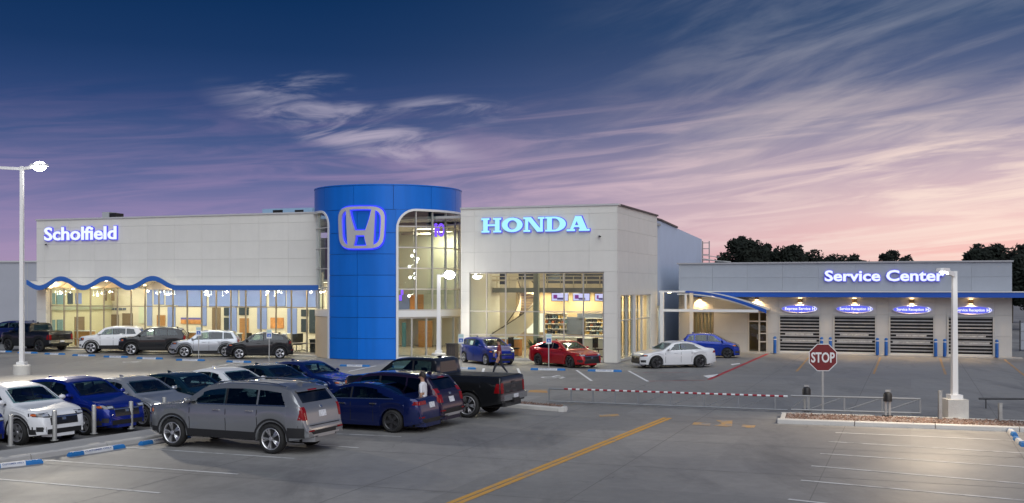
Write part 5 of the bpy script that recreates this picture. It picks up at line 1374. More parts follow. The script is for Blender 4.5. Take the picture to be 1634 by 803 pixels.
    for sg in (-1, 1):
        side('side_window', sg, xA0 - .06, xb0 + .035, xA1, xb0 + .035, zlo, zhi, car_glass)
        if T['nwin'] == 3:
            side('side_window', sg, xb0 - .035, xc0 + .03, xb0 - .035, xc0 + .03, zlo, zhi, priv)
            side('side_window', sg, xc0 - .03, xE0, xc0 - .03, xE1, zlo, zhi, priv)
        else:
            side('side_window', sg, xb0 - .035, xE0, xb0 - .035, xE1, zlo, zhi, priv)
        side('pillar_trim', sg, xb0 + .03, xb0 - .03, xb0 + .03, xb0 - .03, zlo, zhi, black_m, 2, 4, .004)
        if trim_chrome: side('window_trim', sg, xA0 - .1, xE0 - .02, xA0 - .1, xE0 - .02, lambda x: belt(x) + .008, lambda x: belt(x) + .032, chrome_m, 14, 1, .012)
        if sticker and sg == ns_: side('price_sticker', sg, xb0 - .18, xb0 - .50, xb0 - .18, xb0 - .50, lambda x: belt(x) + .07, lambda x: belt(x) + .30, M('sticker_paper', (.55, .72, .62), .6, noise=(16, .2)), 3, 2, .012)
        # door gaps and handles
        xd0 = wf - ar - .12; 
        zs0 = clr + .12
        for x in ([xd0, xb0] + ([max(xc0, wr + ar * .55)] if not truck else [xc0 - .06])):
            side('door_gap', sg, x + .008, x - .008, x + .008, x - .008, lambda q: max(zlow(q) + .06, zs0), lambda q: belt(q) + .01, seam_m, 1, 6, .003)
        for x in (xb0 + .30, (xc0 + .24 if T['nwin'] == 3 else xb0 - .78)):
            zz = belt(x) - .13; p = cast((x, sg * 4, zz), (0, -sg, 0))
            if p: MB().box(x - .11, x + .11, p.y - .012, p.y + .03 * sg if sg > 0 else p.y + .012, zz - .016, zz + .016).build('door_handle', chrome_m if trim_chrome else paint_m, root) if sg > 0 else MB().box(x - .11, x + .11, p.y - .03, p.y + .012, zz - .016, zz + .016).build('door_handle', chrome_m if trim_chrome else paint_m, root)
        # mirror
        xm_ = xA0 - .14; p = cast((xm_, sg * 4, belt(xm_) - .01), (0, -sg, 0))
        y0 = abs(p.y) if p else hw(xm_)
        mm = MB()
        for i in range(9):
            a = pi * i / 8
            for j in range(8):
                b = 2 * pi * j / 8; mm.v.append((xm_ + .02 + .085 * cos(a) * (1 if cos(a) > 0 else .7), sg * (y0 + .13 + .115 * sin(a) * cos(b)), belt(xm_) + .10 + .078 * sin(a) * sin(b)))
        for i in range(8):
            for j in range(8): mm.f.append((i * 8 + j, i * 8 + (j + 1) % 8, i * 8 + 8 + (j + 1) % 8, i * 8 + 8 + j))
        mo = mm.build('mirror', paint_m if not truck else black_m, root, smooth=True, angle=60)
        MB().bar((xm_ + .02, sg * (y0 - .05), belt(xm_) + .02), (xm_ + .02, sg * (y0 + .08), belt(xm_) + .07), .05, .04).build('mirror_stalk', black_m, mo)
        # lights
        y0, y1, z0, z1 = T['hl']
        hlo = fr('headlight', 1, sg * y0, sg * min(y1, Wd / 2 - .03), z0, z1, hl_dark, 8, 3, .008, ztaper=.04)
        if hlo:
            fr('light_unit', 1, sg * lerp(y0, y1, .12), sg * lerp(y0, y1, .55), lerp(z0, z1, .35), lerp(z0, z1, .8), hl_m, 4, 2, .02, parent=hlo)
            fr('amber_marker', 1, sg * lerp(y0, y1, .8), sg * lerp(y0, y1, .95), lerp(z0, z1, .45), lerp(z0, z1, .85), amber_m, 3, 2, .014, parent=hlo)
        y0, y1, z0, z1 = T['tl']
        to = fr('tail_light', -1, sg * y0, sg * min(y1, Wd / 2 - .012), z0, z1, tl_m, 8, 4, .01)
        side('tail_light_wrap', sg, xr_ + .07, xr_ + .26, xr_ + .07, xr_ + .18, z0 + .03 * (z1 - z0), z1 - .05 * (z1 - z0), tl_m, 4, 3, .008, parent=to or root)
        fr('fog_lamp', 1, sg * .58, sg * .80, clr + .14, clr + .27, black_m, 3, 2, .006)
        fr('rear_reflector', -1, sg * .55, sg * .78, clr + .26, clr + .30, tl_m, 4, 1, .012)
        if T['clad'] or truck:
            for w_ in (wf, wr):
                R0, R1 = ar - .012, ar + (.09 if T['clad'] else .05)
                patch('arch_cladding', lambda s, t: (w_ + lerp(R0, R1, t) * cos(pi * (s * 1.04 - .02)), 0, r + lerp(R0, R1, t) * sin(pi * (s * 1.04 - .02)) * .97), 20, 2, (0, -sg, 0), clad_m if T['clad'] else paint_m, .014)
        if T['clad']:
            side('rocker_cladding', sg, wf - ar - .05, wr + ar + .05, wf - ar - .05, wr + ar + .05, clr + .005, clr + (.20 if kind == 'bigsuv' else .14), clad_m, 12, 2, .012)
        if T['clad']:
            side('bumper_cladding', sg, wr - ar - .05, xr_ + .10, wr - ar - .05, xr_ + .10, clr + .10, clr + (.36 if kind == 'bigsuv' else .26), clad_m, 6, 2, .010)
            side('bumper_cladding', sg, xf - .22, wf + ar + .05, xf - .22, wf + ar + .05, clr + .06, clr + .20, clad_m, 6, 2, .010)
        if rails:
            MB().tube([(lerp(xrf - .1, xrr + .25, i / 8), sg * section(lerp(xrf - .1, xrr + .25, i / 8))[15][0], zt(lerp(xrf - .1, xrr + .25, i / 8)) + (.035 if 0 < i < 8 else -.01)) for i in range(9)], .018, 6).build('roof_rail', chrome_m if trim_chrome else black_m, root, smooth=True)
    gw, gz0, gz1 = T['gr']
    go = fr('grille', 1, -gw, gw, gz0, gz1, grille_m, 10, 3, .008)
    if go:
        fr('grille_bar', 1, -gw, gw, gz1 - .05, gz1 - .015, chrome_m if kind != 'fastback' else grille_m, 10, 1, .02, parent=go)
        zc = lerp(gz0, gz1, .62); fr('badge', 1, -.05, .05, zc - .035, zc + .035, chrome_m, 2, 2, .026, parent=go)
    fr('lower_intake', 1, -.55, .55, clr + .07, clr + .2, black_m, 8, 2, .006)
    fr('rear_valance', -1, -Wd / 2 + .06, Wd / 2 - .06, clr + .10, clr + (.22 if not T['clad'] else .42 if kind == 'bigsuv' else .32), clad_m, 8, 2, .007)
    if truck:
        MB().box(xr_ - .10, xr_ + .1, -.96, .96, .60, .80).build('rear_bumper', chrome_m, root); MB().box(xr_ - .14, xr_ + .05, -.22, .22, .50, .66).build('tow_step', black_m, root)
        MB().box(xr_ + .1, sx(.612), -.84, .84, 1.374, 1.39).build('bed_cover', M('bed_cover_black', (.01, .01, .011), .5), root)
        fr('tailgate_gap', -1, -.86, .86, .84, .856, seam_m, 8, 1, .003); fr('tailgate_handle', -1, -.14, .14, 1.14, 1.20, black_m, 2, 1, .012)
        fr('rear_badge', -1, -.18, .18, .98, 1.08, grille_m, 4, 2, .008)
    elif T['clad']: fr('skid_plate', -1, -.6, .6, clr + .10, clr + .18, rim_m, 6, 2, .018)
    zp = {'suv': .86, 'bigsuv': 1.02, 'smallsuv': .82, 'sedan': .66, 'fastback': .80, 'hatch': .6, 'compact': .78, 'pickup': .70}[kind]
    if plate: fr('licence_plate', -1, -.16, .16, zp - .08, zp + .08, plate_m, 3, 2, .012 if not truck else .12)
    if kind in ('suv', 'bigsuv', 'smallsuv', 'sedan', 'hatch', 'compact'): fr('rear_badge', -1, -.05, .05, zp + .15, zp + .21, chrome_m, 2, 2, .012)
    if kind in ('bigsuv', 'suv', 'smallsuv', 'compact'):
        zsp = zt(xrr); fr('spoiler', -1, -yw(xrr), yw(xrr), zsp - .055, zsp + .0, paint_m, 8, 1, .06); fr('brake_light', -1, -.2, .2, zsp - .045, zsp - .015, tl_m, 4, 1, .066)
    if roof_m: patch('glass_roof', lambda s, t: (lerp(xrf - .05, xrr + .0, s), lerp(-yw(xrf), yw(xrf), t), 0), 12, 6, (0, 0, -1), roof_m, .005)
    else:
        xq = xrr + .35; MB().prism([(xq + .10, zt(xq) - .02), (xq - .12, zt(xq) - .02), (xq - .13, zt(xq) + .055), (xq - .03, zt(xq) + .045)], -.018, .018).build('antenna', paint_m, root)
    MB().box(xr_ + .3, xf - .3, -Wd / 2 + .31, Wd / 2 - .31, clr - .06, clr + .30).build('underbody', under_m, root)
    nf = len(rings) - 1
    mb.f = [q for idx, q in enumerate(mb.f) if idx >= nf * n or (idx // n, idx % n) not in kill]
    body = mb.build('body', paint_m, root, smooth=True, angle=42)
    # cabin: tub, dashboard, wheel, seats
    zf, zb2 = clr + .06, belt(sx(.5)) - .03; xt0, xt1 = xc + .05, (xrr - .02 if not truck else xrr + .1); yt = Wd / 2 - .13
    MB().add([(xt0, -yt, zf), (xt1, -yt, zf), (xt1, yt, zf), (xt0, yt, zf), (xt0, -yt, zb2), (xt1, -yt, zb2), (xt1, yt, zb2), (xt0, yt, zb2)], [(0, 1, 2, 3), (0, 4, 5, 1), (2, 6, 7, 3), (1, 5, 6, 2), (0, 3, 7, 4)]).build('cabin_lining', lining_m, root)
    MB().prism([(xc + .03, zb2 - .25), (xc + .03, zt(xc) - .03), (xc - .25, zb2 + .04), (xc - .45, zb2 + .02), (xc - .5, zb2 - .25)], -yt + .02, yt - .02).build('dashboard', lining_m, root)
    sw_ = MB(); cx_, cz_ = xc - .62, zb2 + .03
    sw_.tube([(cx_ + .06 * sin(2 * pi * i / 14), .38 + .18 * cos(2 * pi * i / 14), cz_ + .17 * sin(2 * pi * i / 14)) for i in range(15)], .018, 6); sw_.bar((cx_, .38, cz_), (xc - .45, .38, zb2 - .05), .05); sw_.bar((cx_, .22, cz_), (cx_, .54, cz_), .03); sw_.build('steering_wheel', black_m, root)
    xs1 = xb0 + .05; rowsx = [xs1, xs1 - .92] + ([xs1 - 1.72] if kind == 'bigsuv' and L_ > 4.7 else [])
    for ri_, xq_ in enumerate(rowsx):
        if xq_ - .2 < xt1: continue
        for sg in (-1, 1):
            zs_ = zf + .42; top = min(zb2 + .12, zt(xq_ - .15) - .42)
            so = MB().prism([(xq_ + .5, zs_ - .12), (xq_ + .5, zs_), (xq_ + .05, zs_ + .02), (xq_ - .12, top), (xq_ - .22, top), (xq_ - .1, zs_ - .12)], sg * .38 - .24, sg * .38 + .24).build('seat', seat_m, root)
            MB().box(xq_ - .235, xq_ - .145, sg * .38 - .12, sg * .38 + .12, top + .035, top + .2).tube([(xq_ - .19, sg * .38 - .05, top - .02), (xq_ - .19, sg * .38 - .05, top + .06)], .008, 5).tube([(xq_ - .19, sg * .38 + .05, top - .02), (xq_ - .19, sg * .38 + .05, top + .06)], .008, 5).build('headrest', seat_m, so)
    ty, rm, bk = wheel_meshes(r, style)
    for x in (wf, wr):
        for sg in (-1, 1):
            w_ = link('wheel', ty, root, (x, sg * (Wd / 2 - .125), r), 0 if sg > 0 else pi)
            w_.rotation_euler[1] = random.uniform(0, 6)
            ro_ = link('rim', rm, w_)
            if not ro_.material_slots or ro_.material_slots[0].material is None:
                if not rm.materials: rm.materials.append(rim_m)
                ro_.material_slots[0].link = 'OBJECT'
            ro_.material_slots[0].link = 'OBJECT'; ro_.material_slots[0].material = rim
            link('brake_disc', bk, w_)
    return root

p_gray = paint('paint_graphite', (.275, .285, .295), .6, .3); p_white = paint('paint_white', (.72, .73, .74), .0); p_pearl = paint('paint_pearl', (.66, .67, .68), .1)
p_blue = paint('paint_royal_blue', (.005, .020, .22), .35); p_navy = paint('paint_navy', (.006, .014, .085), .45); p_silver = paint('paint_silver', (.42, .44, .47), .6)
p_black = paint('paint_black', (.008, .009, .012), .1); p_dark = paint('paint_dark_teal', (.008, .03, .05), .4); p_red = paint('paint_red', (.36, .008, .012), .3)
p_maroon = paint('paint_plum', (.022, .012, .035), .4); p_char = paint('paint_charcoal', (.013, .014, .016), .3); p_sky = paint('paint_bright_blue', (.006, .032, .30), .35)

# front row facing right, behind the bollards
Ph = math.degrees(math.atan2(-.49, .872)); G1 = 'cars lined up behind the steel bollards'
rowB = [(-1, 'smallsuv', p_blue, 'parked_suv', 'blue car mostly cut off by the left edge of the picture', 'car', {}),
        (0, 'smallsuv', p_white, 'parked_suv', 'white small SUV at the left end of the bollard row', 'SUV', dict(style='five')),
        (1, 'smallsuv', p_blue, 'parked_suv', 'bright blue small SUV behind the steel bollards', 'SUV', dict(style='five')),
        (2, 'sedan', p_silver, 'parked_car', 'silver sedan right of the bright blue small SUV', 'car', dict(style='multi', lc=dict(ro=.8))),
        (3, 'hatch', p_dark, 'parked_car', 'dark hatchback right of the silver sedan, behind the grey SUV', 'car', {}),
        (4, 'sedan', p_white, 'parked_car', 'white sedan between two dark cars behind the grey SUV', 'car', {}),
        (5, 'hatch', p_dark, 'parked_car', 'dark teal car right of the white sedan, behind the grey SUV', 'car', {}),
        (6, 'sedan', paint('paint_deep_blue', (.004, .016, .11), .4), 'parked_car', 'blue sedan at the right end of the bollard row', 'car', {})]
for kx, kind, pm, nm, lab, cat, kw in rowB:
    P_ = Vector((-13.55, 30.0, 0)) + Vector((1.04, 2.0, 0)) * kx + (Vector((-.35, .2, 0)) if kx == -1 else Vector())
    build_car(nm, lab, cat, kind, Ph, P_, 'f', pm, group=G1, near=-1, plate=False, **kw)
# customers' cars in the bays facing the kerb
Hc = math.degrees(math.atan2(1.30, -2.98)); G2 = 'customer cars nosed in to the kerb'
hv = Vector((cos(R(Hc)), sin(R(Hc)), 0)); nv_ = Vector((.4, .917, 0)).normalized()
build_car('parked_suv', 'large grey SUV with silver wheels, nearest to the viewer', 'SUV', 'bigsuv', Hc, g(432, 724.8), 'r', p_gray, wb=3.22, group=G2, trim_chrome=True, rails=True, style='ten')
build_car('parked_car', 'dark blue sedan with black glass roof right of the grey SUV', 'car', 'fastback', Hc, g(625, 691), 'r', p_navy, wb=3.08, group=G2, trim_chrome=True, roof_m=dark_glass, rim=rimd_m, style='aero')
build_car('parked_suv', 'dark plum SUV between the dark blue sedan and the black pickup', 'SUV', 'suv', Hc, g(655, 683), 'r', p_maroon, wb=2.8, group=G2)
build_car('pickup_truck', 'black crew cab pickup truck with chrome rear bumper', 'pickup truck', 'pickup', Hc, g(745, 667), 'r', p_char, wb=3.85, group=G2, style='truck', rim=M('grey_rim', (.34, .34, .35), .35, metal=.7))
# display cars along the glass fronts
G3 = 'display cars parked along the left storefront'
Ha = 180 + 9.8
build_car('parked_suv', 'white SUV at the left of the storefront row', 'SUV', 'bigsuv', Ha, g(145, 564.5), 'f', p_white, wb=2.55, group=G3, plate=False)
build_car('parked_suv', 'black large SUV between the white and the silver storefront SUVs', 'SUV', 'bigsuv', Ha, g(209, 567.2), 'f', p_black, wb=2.6, group=G3, plate=False)
build_car('parked_suv', 'silver SUV in the storefront row behind an accessible parking sign', 'SUV', 'suv', Ha, g(294, 570.6), 'f', p_silver, wb=2.5, group=G3, plate=False)
build_car('parked_suv', 'black small SUV at the right end of the storefront row', 'SUV', 'smallsuv', Ha, g(381.6, 573.4), 'f', p_black, wb=2.42, group=G3, plate=False, rim=rim_m)
build_car('pickup_truck', 'black pickup truck behind the tall white lamp post at far left', 'pickup truck', 'pickup', math.degrees(math.atan2(.46, -.89)), g(61.7, 562), 'r', p_black, wb=3.1, rim=rimd_m)
build_car('parked_suv', 'dark blue SUV partly hidden behind the pickup at far left', 'SUV', 'bigsuv', 180, (-37.5, 84.5, 0), 'r', p_navy, plate=False)
G4 = 'display cars right of the tower'
build_car('parked_car', 'blue compact hatchback with a price sticker right of the tower', 'car', 'compact', -60, g(774, 583), 'f', p_blue, wb=2.6, group=G4, plate=False, sticker=True)
build_car('parked_car', 'bright red hatchback in front of the large right window', 'car', 'hatch', -52, g(908, 587.5), 'f', p_red, group=G4, rim=rimd_m, plate=False)
build_car('parked_car', 'white sedan parked beside the right corner of the building', 'car', 'sedan', 180 + 17, g(1048, 588.6), 'f', p_pearl, wb=2.56, group=G4, rim=rimd_m, style='ten', plate=False)
build_car('parked_car', 'blue compact hatchback in front of the service entrance canopy', 'car', 'compact', -14, g(1160.6, 572), 'f', p_sky, wb=2.3, group=G4, rim=rimd_m, plate=False)

# ------------------------------------------------------------------ lot furniture
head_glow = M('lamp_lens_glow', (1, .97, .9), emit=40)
def lamp_post(px, py, hgt, lab, heads, e, base_h=.0, w=.2, colr=(1, .93, .80), spot=118, tilt=.6, slim=False, aim=None):
    p = g(px, py); t = thing('lamp_post', lab, 'lamp post', p, 0)
    if base_h:
        MB().box(-.33, .33, -.33, .33, 0, base_h).build('concrete_base', M('base_concrete', (.55, .54, .5), .8, noise=(2, .1), bump=(25, .3)), t)
    else: MB().lathe([(.001, .0), (.42, 0), (.42, .45), (.38, .5), (.001, .5)], 20).build('concrete_base', M('base_concrete', (.55, .54, .5), .8, noise=(2, .1), bump=(25, .3)), t, smooth=True); base_h = .5
    MB().box(-.2, .2, -.2, .2, base_h, base_h + .14).build('base_cover', white_paint_m, t)
    MB().add([(s * a, q * a, z) for z, a in ((base_h + .14, w / 2), (hgt, w / 2 * .75)) for s, q in ((-1, -1), (1, -1), (1, 1), (-1, 1))], [(0, 1, 5, 4), (1, 2, 6, 5), (2, 3, 7, 6), (3, 0, 4, 7), (4, 5, 6, 7)]).build('pole', white_paint_m, t)
    for (dx, dy, lit) in heads:
        d = Vector((dx, dy, 0)); L_ = d.length; d.normalize(); nrm = Vector((-d.y, d.x, 0))
        ar = MB().bar((0, 0, hgt - .12), d * (L_ - .05) + Vector((0, 0, hgt - .12 + .08)), .1, .14).build('arm', white_paint_m, t)
        c = d * (L_ + .25) + Vector((0, 0, hgt)); hd_ = MB()
        q = [(-.38, -.26), (.32, -.26), (.4, -.16), (.4, .16), (.32, .26), (-.38, .26)] if not slim else [(-.3, -.1), (.26, -.13), (.34, -.07), (.34, .07), (.26, .13), (-.3, .1)]
        vs = [c + d * a + nrm * b + Vector((0, 0, z)) for z, k in ((-.02, 1), (.09, .92)) for a, b in [(x * k, y * k) for x, y in q]]
        hd_.add(vs, [tuple(range(6))[::-1], tuple(range(6, 12))] + [(i, (i + 1) % 6, (i + 1) % 6 + 6, i + 6) for i in range(6)]); ho = hd_.build('lamp_head', white_paint_m, t)
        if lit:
            ls = MB(); vs = []  # on full heads the lens is swollen to a ball standing in for glare
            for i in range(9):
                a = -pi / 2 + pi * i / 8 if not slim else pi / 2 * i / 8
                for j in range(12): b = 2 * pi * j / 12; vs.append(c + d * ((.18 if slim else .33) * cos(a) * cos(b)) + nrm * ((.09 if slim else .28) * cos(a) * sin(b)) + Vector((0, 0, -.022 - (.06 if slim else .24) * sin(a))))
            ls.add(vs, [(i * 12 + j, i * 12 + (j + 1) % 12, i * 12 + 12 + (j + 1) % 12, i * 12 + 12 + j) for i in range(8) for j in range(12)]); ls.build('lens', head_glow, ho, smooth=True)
            lamp('head_light', 'SPOT', e if dx > 0 or slim else e * .12, colr, c + Vector((0, 0, -.3)), t, .45, spot=spot, blend=.8, rot=((Vector((*aim, 0)) if aim and dx > 0 else d) * (tilt if dx > 0 or slim else .2) - Vector((0, 0, 1))).to_track_quat('-Z', 'Y').to_euler())
    return t
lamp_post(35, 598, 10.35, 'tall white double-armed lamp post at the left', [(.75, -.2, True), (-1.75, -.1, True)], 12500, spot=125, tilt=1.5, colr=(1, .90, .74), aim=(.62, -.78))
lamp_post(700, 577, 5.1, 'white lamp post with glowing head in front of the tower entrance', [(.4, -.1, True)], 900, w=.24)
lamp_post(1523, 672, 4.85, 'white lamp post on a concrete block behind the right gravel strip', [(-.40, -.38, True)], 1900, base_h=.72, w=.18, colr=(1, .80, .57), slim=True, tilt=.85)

# steel bollards on the island
st_m = M('weathered_steel', (.40, .40, .38), .5, metal=.4, noise=(4, .15))
bo_me = lathe_mesh('bollard', [(.001, 0), (.062, 0), (.062, .80), (.055, .815), (.001, .82)], st_m)
for i, (px, py) in enumerate(((17, 719.5), (87, 710.5), (150, 699.5), (209, 691.5), (262, 683), (-55, 731))):
    p = g(px, py); p.z = .132
    if px < 0: continue
    t = tag(link('steel_bollard', bo_me, None, p), ['leftmost grey steel bollard by the white small SUV front wheel', 'grey steel bollard before the grille of the white small SUV', 'grey steel bollard left of the blue small SUV grille', 'grey steel bollard before the grille of the blue small SUV', 'grey steel bollard hidden behind the front of the grey SUV'][i], 'bollard', 'steel bollards on the island')
    link('base_plate', lathe_mesh('base_plate', [(.001, 0), (.11, 0), (.11, .012), (.06, .014)], st_m), t)
# wheel stops
stop_blue = M('wheel_stop_blue', (.012, .15, .42), .6, noise=(2, .15)); stop_white = M('wheel_stop_white', (.62, .64, .66), .6, noise=(3, .1)); stop_ink = M('stop_lettering', (.02, .06, .22), .6)
def wheel_stop(c, ang, lab, L_=1.75, group='wheel stops', flip=False):
    t = thing('wheel_stop', lab, 'wheel stop', c, ang, group)
    sec = [(-.08, 0), (-.075, .05), (-.05, .105), (.05, .105), (.075, .05), (.08, 0)]; n = 6
    for nm, x0, x1, mt in (('blue_end', -L_ / 2, -L_ / 2 + .42, stop_blue), ('white_middle', -L_ / 2 + .42, L_ / 2 - .42, stop_white), ('blue_end', L_ / 2 - .42, L_ / 2, stop_blue)):
        e0 = .04 if nm == 'blue_end' and x0 < 0 else 0; e1 = .04 if nm == 'blue_end' and x1 > 0 else 0
        vs = [(x0 + (e0 if z > .06 else 0), y, z) for y, z in sec] + [(x1 - (e1 if z > .06 else 0), y, z) for y, z in sec]
        o = MB().add(vs, [tuple(range(n)), tuple(range(2 * n - 1, n - 1, -1))] + [(j, j + n, (j + 1) % n + n, (j + 1) % n) for j in range(n)]).build(nm, mt, t)
        if nm == 'white_middle':
            tx = text_mesh('CUSTOMER ONLY', 1, .004, .01); a, b = xr(tx); s = (x1 - x0 - .08) / (b - a)
            sl = math.atan2(.055, .025)                     # lettering lies on the sloping face that looks at the lot
            tx.transform(Matrix.Translation((0, -.0650, .0775)) @ Matrix.Rotation(sl, 4, 'X') @ Matrix.Diagonal((s, .058, 1, 1)) @ Matrix.Translation((-(a + b) / 2, -.36, 0)))
            tx.materials.clear(); tx.materials.append(stop_ink); link('lettering', tx, o)
kang = math.atan2(Kd.y, Kd.x)
for px0, py0, px1, py1, lab in ((-30, 750, 67, 739, 'blue and white wheel stop at the lower left edge'), (110, 729, 197, 714.5, 'blue and white wheel stop in the empty bay beside the grey SUV'), (224, 711, 300, 697, 'blue wheel stop under the nose of the grey SUV')):
    a, b = g(px0, py0), g(px1, py1); c = (a + b) / 2; wheel_stop(c, math.atan2(b.y - a.y, b.x - a.x), lab, (b - a).length)
for x0, x1, y, lab in ((-14, 18, 561.8, 'wheel stop at the far left behind the lamp post'), (29, 59, 563.8, 'wheel stop below the black pickup at far left'), (72, 103, 565.7, 'wheel stop between the pickup and the white storefront SUV'), (116.5, 151, 568, 'wheel stop in front of the white storefront SUV'),
                       (166.5, 203.5, 570.3, 'wheel stop in front of the black storefront SUV'), (219, 259, 572.8, 'wheel stop left of the silver storefront SUV'), (282, 326, 575.4, 'wheel stop under the left accessible parking sign'), (362, 400, 578.2, 'wheel stop in front of the black small storefront SUV'), (440, 478, 581, 'wheel stop half hidden behind the roof of the blue sedan'),
                       (487, 520, 582.6, 'wheel stop left of the blue tower'), (543, 590, 584.6, 'wheel stop at the foot of the blue tower'), (618, 662, 586.5, 'wheel stop behind the pickup cab below the tower entrance'), (718, 759, 588.8, 'wheel stop beside the rear of the blue compact'),
                       (847, 902, 590.4, 'wheel stop below the red hatchback'), (938, 992, 592.6, 'wheel stop between the red hatchback and the white sedan')):
    a, b = g(x0, y), g(x1, y + (x1 - x0) * .02); wheel_stop((a + b) / 2, math.atan2(b.y - a.y, b.x - a.x), lab, (b - a).length, 'wheel stops along the building')
for a, lab in (((1608, 686, 1616, 696), 'blue and white wheel stop at the right edge by the kerb'), ((1619, 700, 1631, 713), 'second blue and white wheel stop at the right edge')):
    p, q = g(a[0], a[1]), g(a[2] + 5, a[3] + 2); wheel_stop((p + q) / 2, math.atan2(q.y - p.y, q.x - p.x) + pi, lab, 1.5, 'wheel stops at the right edge')
# accessible parking signs
sgn_white = M('sign_white', (.72, .75, .75), .45); sgn_blue = M('sign_blue', (.02, .12, .48), .4); sgn_green = M('sign_pale_green', (.45, .62, .58), .45)
for px, py, top, lab in ((317, 575.5, 522, 'accessible parking sign in front of the silver storefront SUV'), (429.5, 577, 526, 'accessible parking sign in front of the black small storefront SUV'), (735.5, 588, 533, 'accessible parking sign left of the blue compact'), (875.5, 590, 533, 'accessible parking sign in front of the red hatchback')):
    p = g(px, py); D = p.y; h = CH + (HZ - top) / F * D
    t = thing('parking_sign', lab, 'sign', p, R(8), 'accessible parking signs')
    MB().box(-.025, .025, -.02, .02, 0, h - .05).build('post', steel, t)
    bz = h - .52
    b_ = MB().box(-.15, .15, -.04, -.022, bz, h).build('board', sgn_white, t)
    MB().box(-.11, .11, -.046, -.041, bz + .08, bz + .28).build('blue_field', sgn_blue, b_); MB().box(-.13, .13, -.045, -.041, h - .17, h - .03).build('upper_field', sgn_green, b_)
    s_ = MB().box(-.012, .012, -.05, -.0465, bz + .14, bz + .23).box(-.012, .05, -.0495, -.0467, bz + .15, bz + .17).box(.04, .06, -.05, -.0465, bz + .1, bz + .15)
    for k in range(8): a, c2 = R(110 + 25 * k), R(135 + 25 * k); s_.prism([(.05 * cos(a), bz + .145 + .05 * sin(a)), (.05 * cos(c2), bz + .145 + .05 * sin(c2)), (.036 * cos(c2), bz + .145 + .036 * sin(c2)), (.036 * cos(a), bz + .145 + .036 * sin(a))], -.05, -.0465)
    s_.build('wheelchair_mark', sgn_white, b_)
# STOP sign
p = g(1313, 658.5); sp = thing('stop_sign', 'red octagonal STOP sign on a steel post in the right gravel strip', 'stop sign', p, R(-6))
zc = CH + (HZ - 570.5) / F * p.y; rad = .51
MB().box(-.035, .035, .0, .04, 0, zc + .3).build('post', steel, sp)
octo = lambda r_: [(r_ * cos(R(22.5 + 45 * k)), zc + r_ * sin(R(22.5 + 45 * k))) for k in range(8)]
b_ = MB().prism(octo(rad), -.02, -.001).build('board', M('stop_white', (.70, .70, .70), .4), sp)
MB().prism(octo(rad * .945), -.024, -.0205).build('red_field', M('stop_red', (.15, .004, .008), .4, noise=(5, .05)), b_)
lt_ = bpy.data.objects.new('lettering', None); C.objects.link(lt_); lt_.parent = b_; lt_.location = (0, -.026, zc)
tx = text_mesh('STOP', 1, .004, .025); a, c2 = xr(tx); ys = [v.co.y for v in tx.vertices]
bpy.data.objects.remove(lt_)
tx.transform(Matrix(((.80 / (c2 - a), 0, 0, -(a + c2) / 2 * .80 / (c2 - a)), (0, 0, -1, -.0265), (0, .36 / (max(ys) - min(ys)), 0, zc - (max(ys) + min(ys)) / 2 * .36 / (max(ys) - min(ys))), (0, 0, 0, 1))))
tx.materials.clear(); tx.materials.append(M('stop_white')); link('lettering', tx, b_)
# barrier gate across the drive
gate_m = M('gate_grey', (.27, .28, .29), .45, metal=.3, noise=(4, .1)); red_m = M('reflector_red', (.30, .02, .035), .35)
def gate(lab, A, B, z0, z1, posts, braces, tape=None, group='barrier gates'):
    d = (B - A); L_ = d.length; t = thing('barrier_gate', lab, 'gate', A, math.atan2(d.y, d.x), group)
    MB().tube([(0, 0, z1), (L_, 0, z1)], .032, 8).build('top_rail', gate_m, t, smooth=True); MB().tube([(0, 0, z0), (L_, 0, z0)], .032, 8).build('bottom_rail', gate_m, t, smooth=True)
    for s in posts: MB().box(s * L_ - .025, s * L_ + .025, -.022, .022, z0 + .02, z1 - .02).build('upright', gate_m, t)
    for a, b in braces: MB().tube([(a * L_, -.01, z0 + .04), (b * L_, -.01, z1 - .03)], .016, 6).build('brace', gate_m, t)
    if tape:
        n = tape[0]; x0, x1 = tape[1] * L_, tape[2] * L_; w = (x1 - x0) / n
        for k in range(n):
            for nm, mt, a, b in (('red_tape', red_m, 0, .52), ('white_tape', sgn_white, .52, 1)):
                tb = MB().lathe([(.036, a * w), (.036, b * w - .002)], 10); tb.v = [(x0 + k * w + z, x, z1 + y) for x, y, z in tb.v]; tb.build(nm, mt, t, smooth=True)
    return t
A_, B_ = g(875.5, 644), g(1257, 658.5)
xs_ = [(914 - 875.5) / 381.5, .197, .294, .392, .529, .668, .807, .951]
z_lo, z_hi = .09, .56
gate('long low swing gate with red and white taped top rail', A_, B_, z_lo, z_hi, [0.002] + xs_, [(xs_[3] + .01, xs_[4] - .02), (xs_[4] + .01, xs_[5] - .02), (xs_[5] + .01, xs_[6] - .02), (xs_[6] + .01, xs_[7] - .02)], (27, .07, 1.0))
A_, B_ = g(1262, 661.5), g(1469, 667.5); A_.z = B_.z = 0
gate('short grey gate section standing in the right gravel strip', A_, B_, .17, .64, [.135, .42, .71, .997], [(.0, .12), (.15, .40), (.43, .69), (.73, .98)])
for px, py, lab in ((1287, 660.5, 'gate post with black cap left of the STOP sign'), (1416.5, 671, 'gate post with black cap and black foot right of the STOP sign')):
    p = g(px, py); t = thing('gate_post', lab, 'post', p, R(-10), 'capped gate posts')
    for s in (-.06, .06): MB().box(s - .035, s + .035, -.04, .04, .06, .72).build('post', st_m, t)
    MB().box(-.16, .16, -.12, .12, 0.1, .17).build('foot', black_m, t)
    MB().lathe([(.001, .62), (.14, .62), (.14, .82), (.11, .90), (.001, .93)], 14).build('cap', black_m, t, smooth=True)
    MB().box(-.08, .08, -.04, .04, .93, .99).build('cap_lid', steel, t)
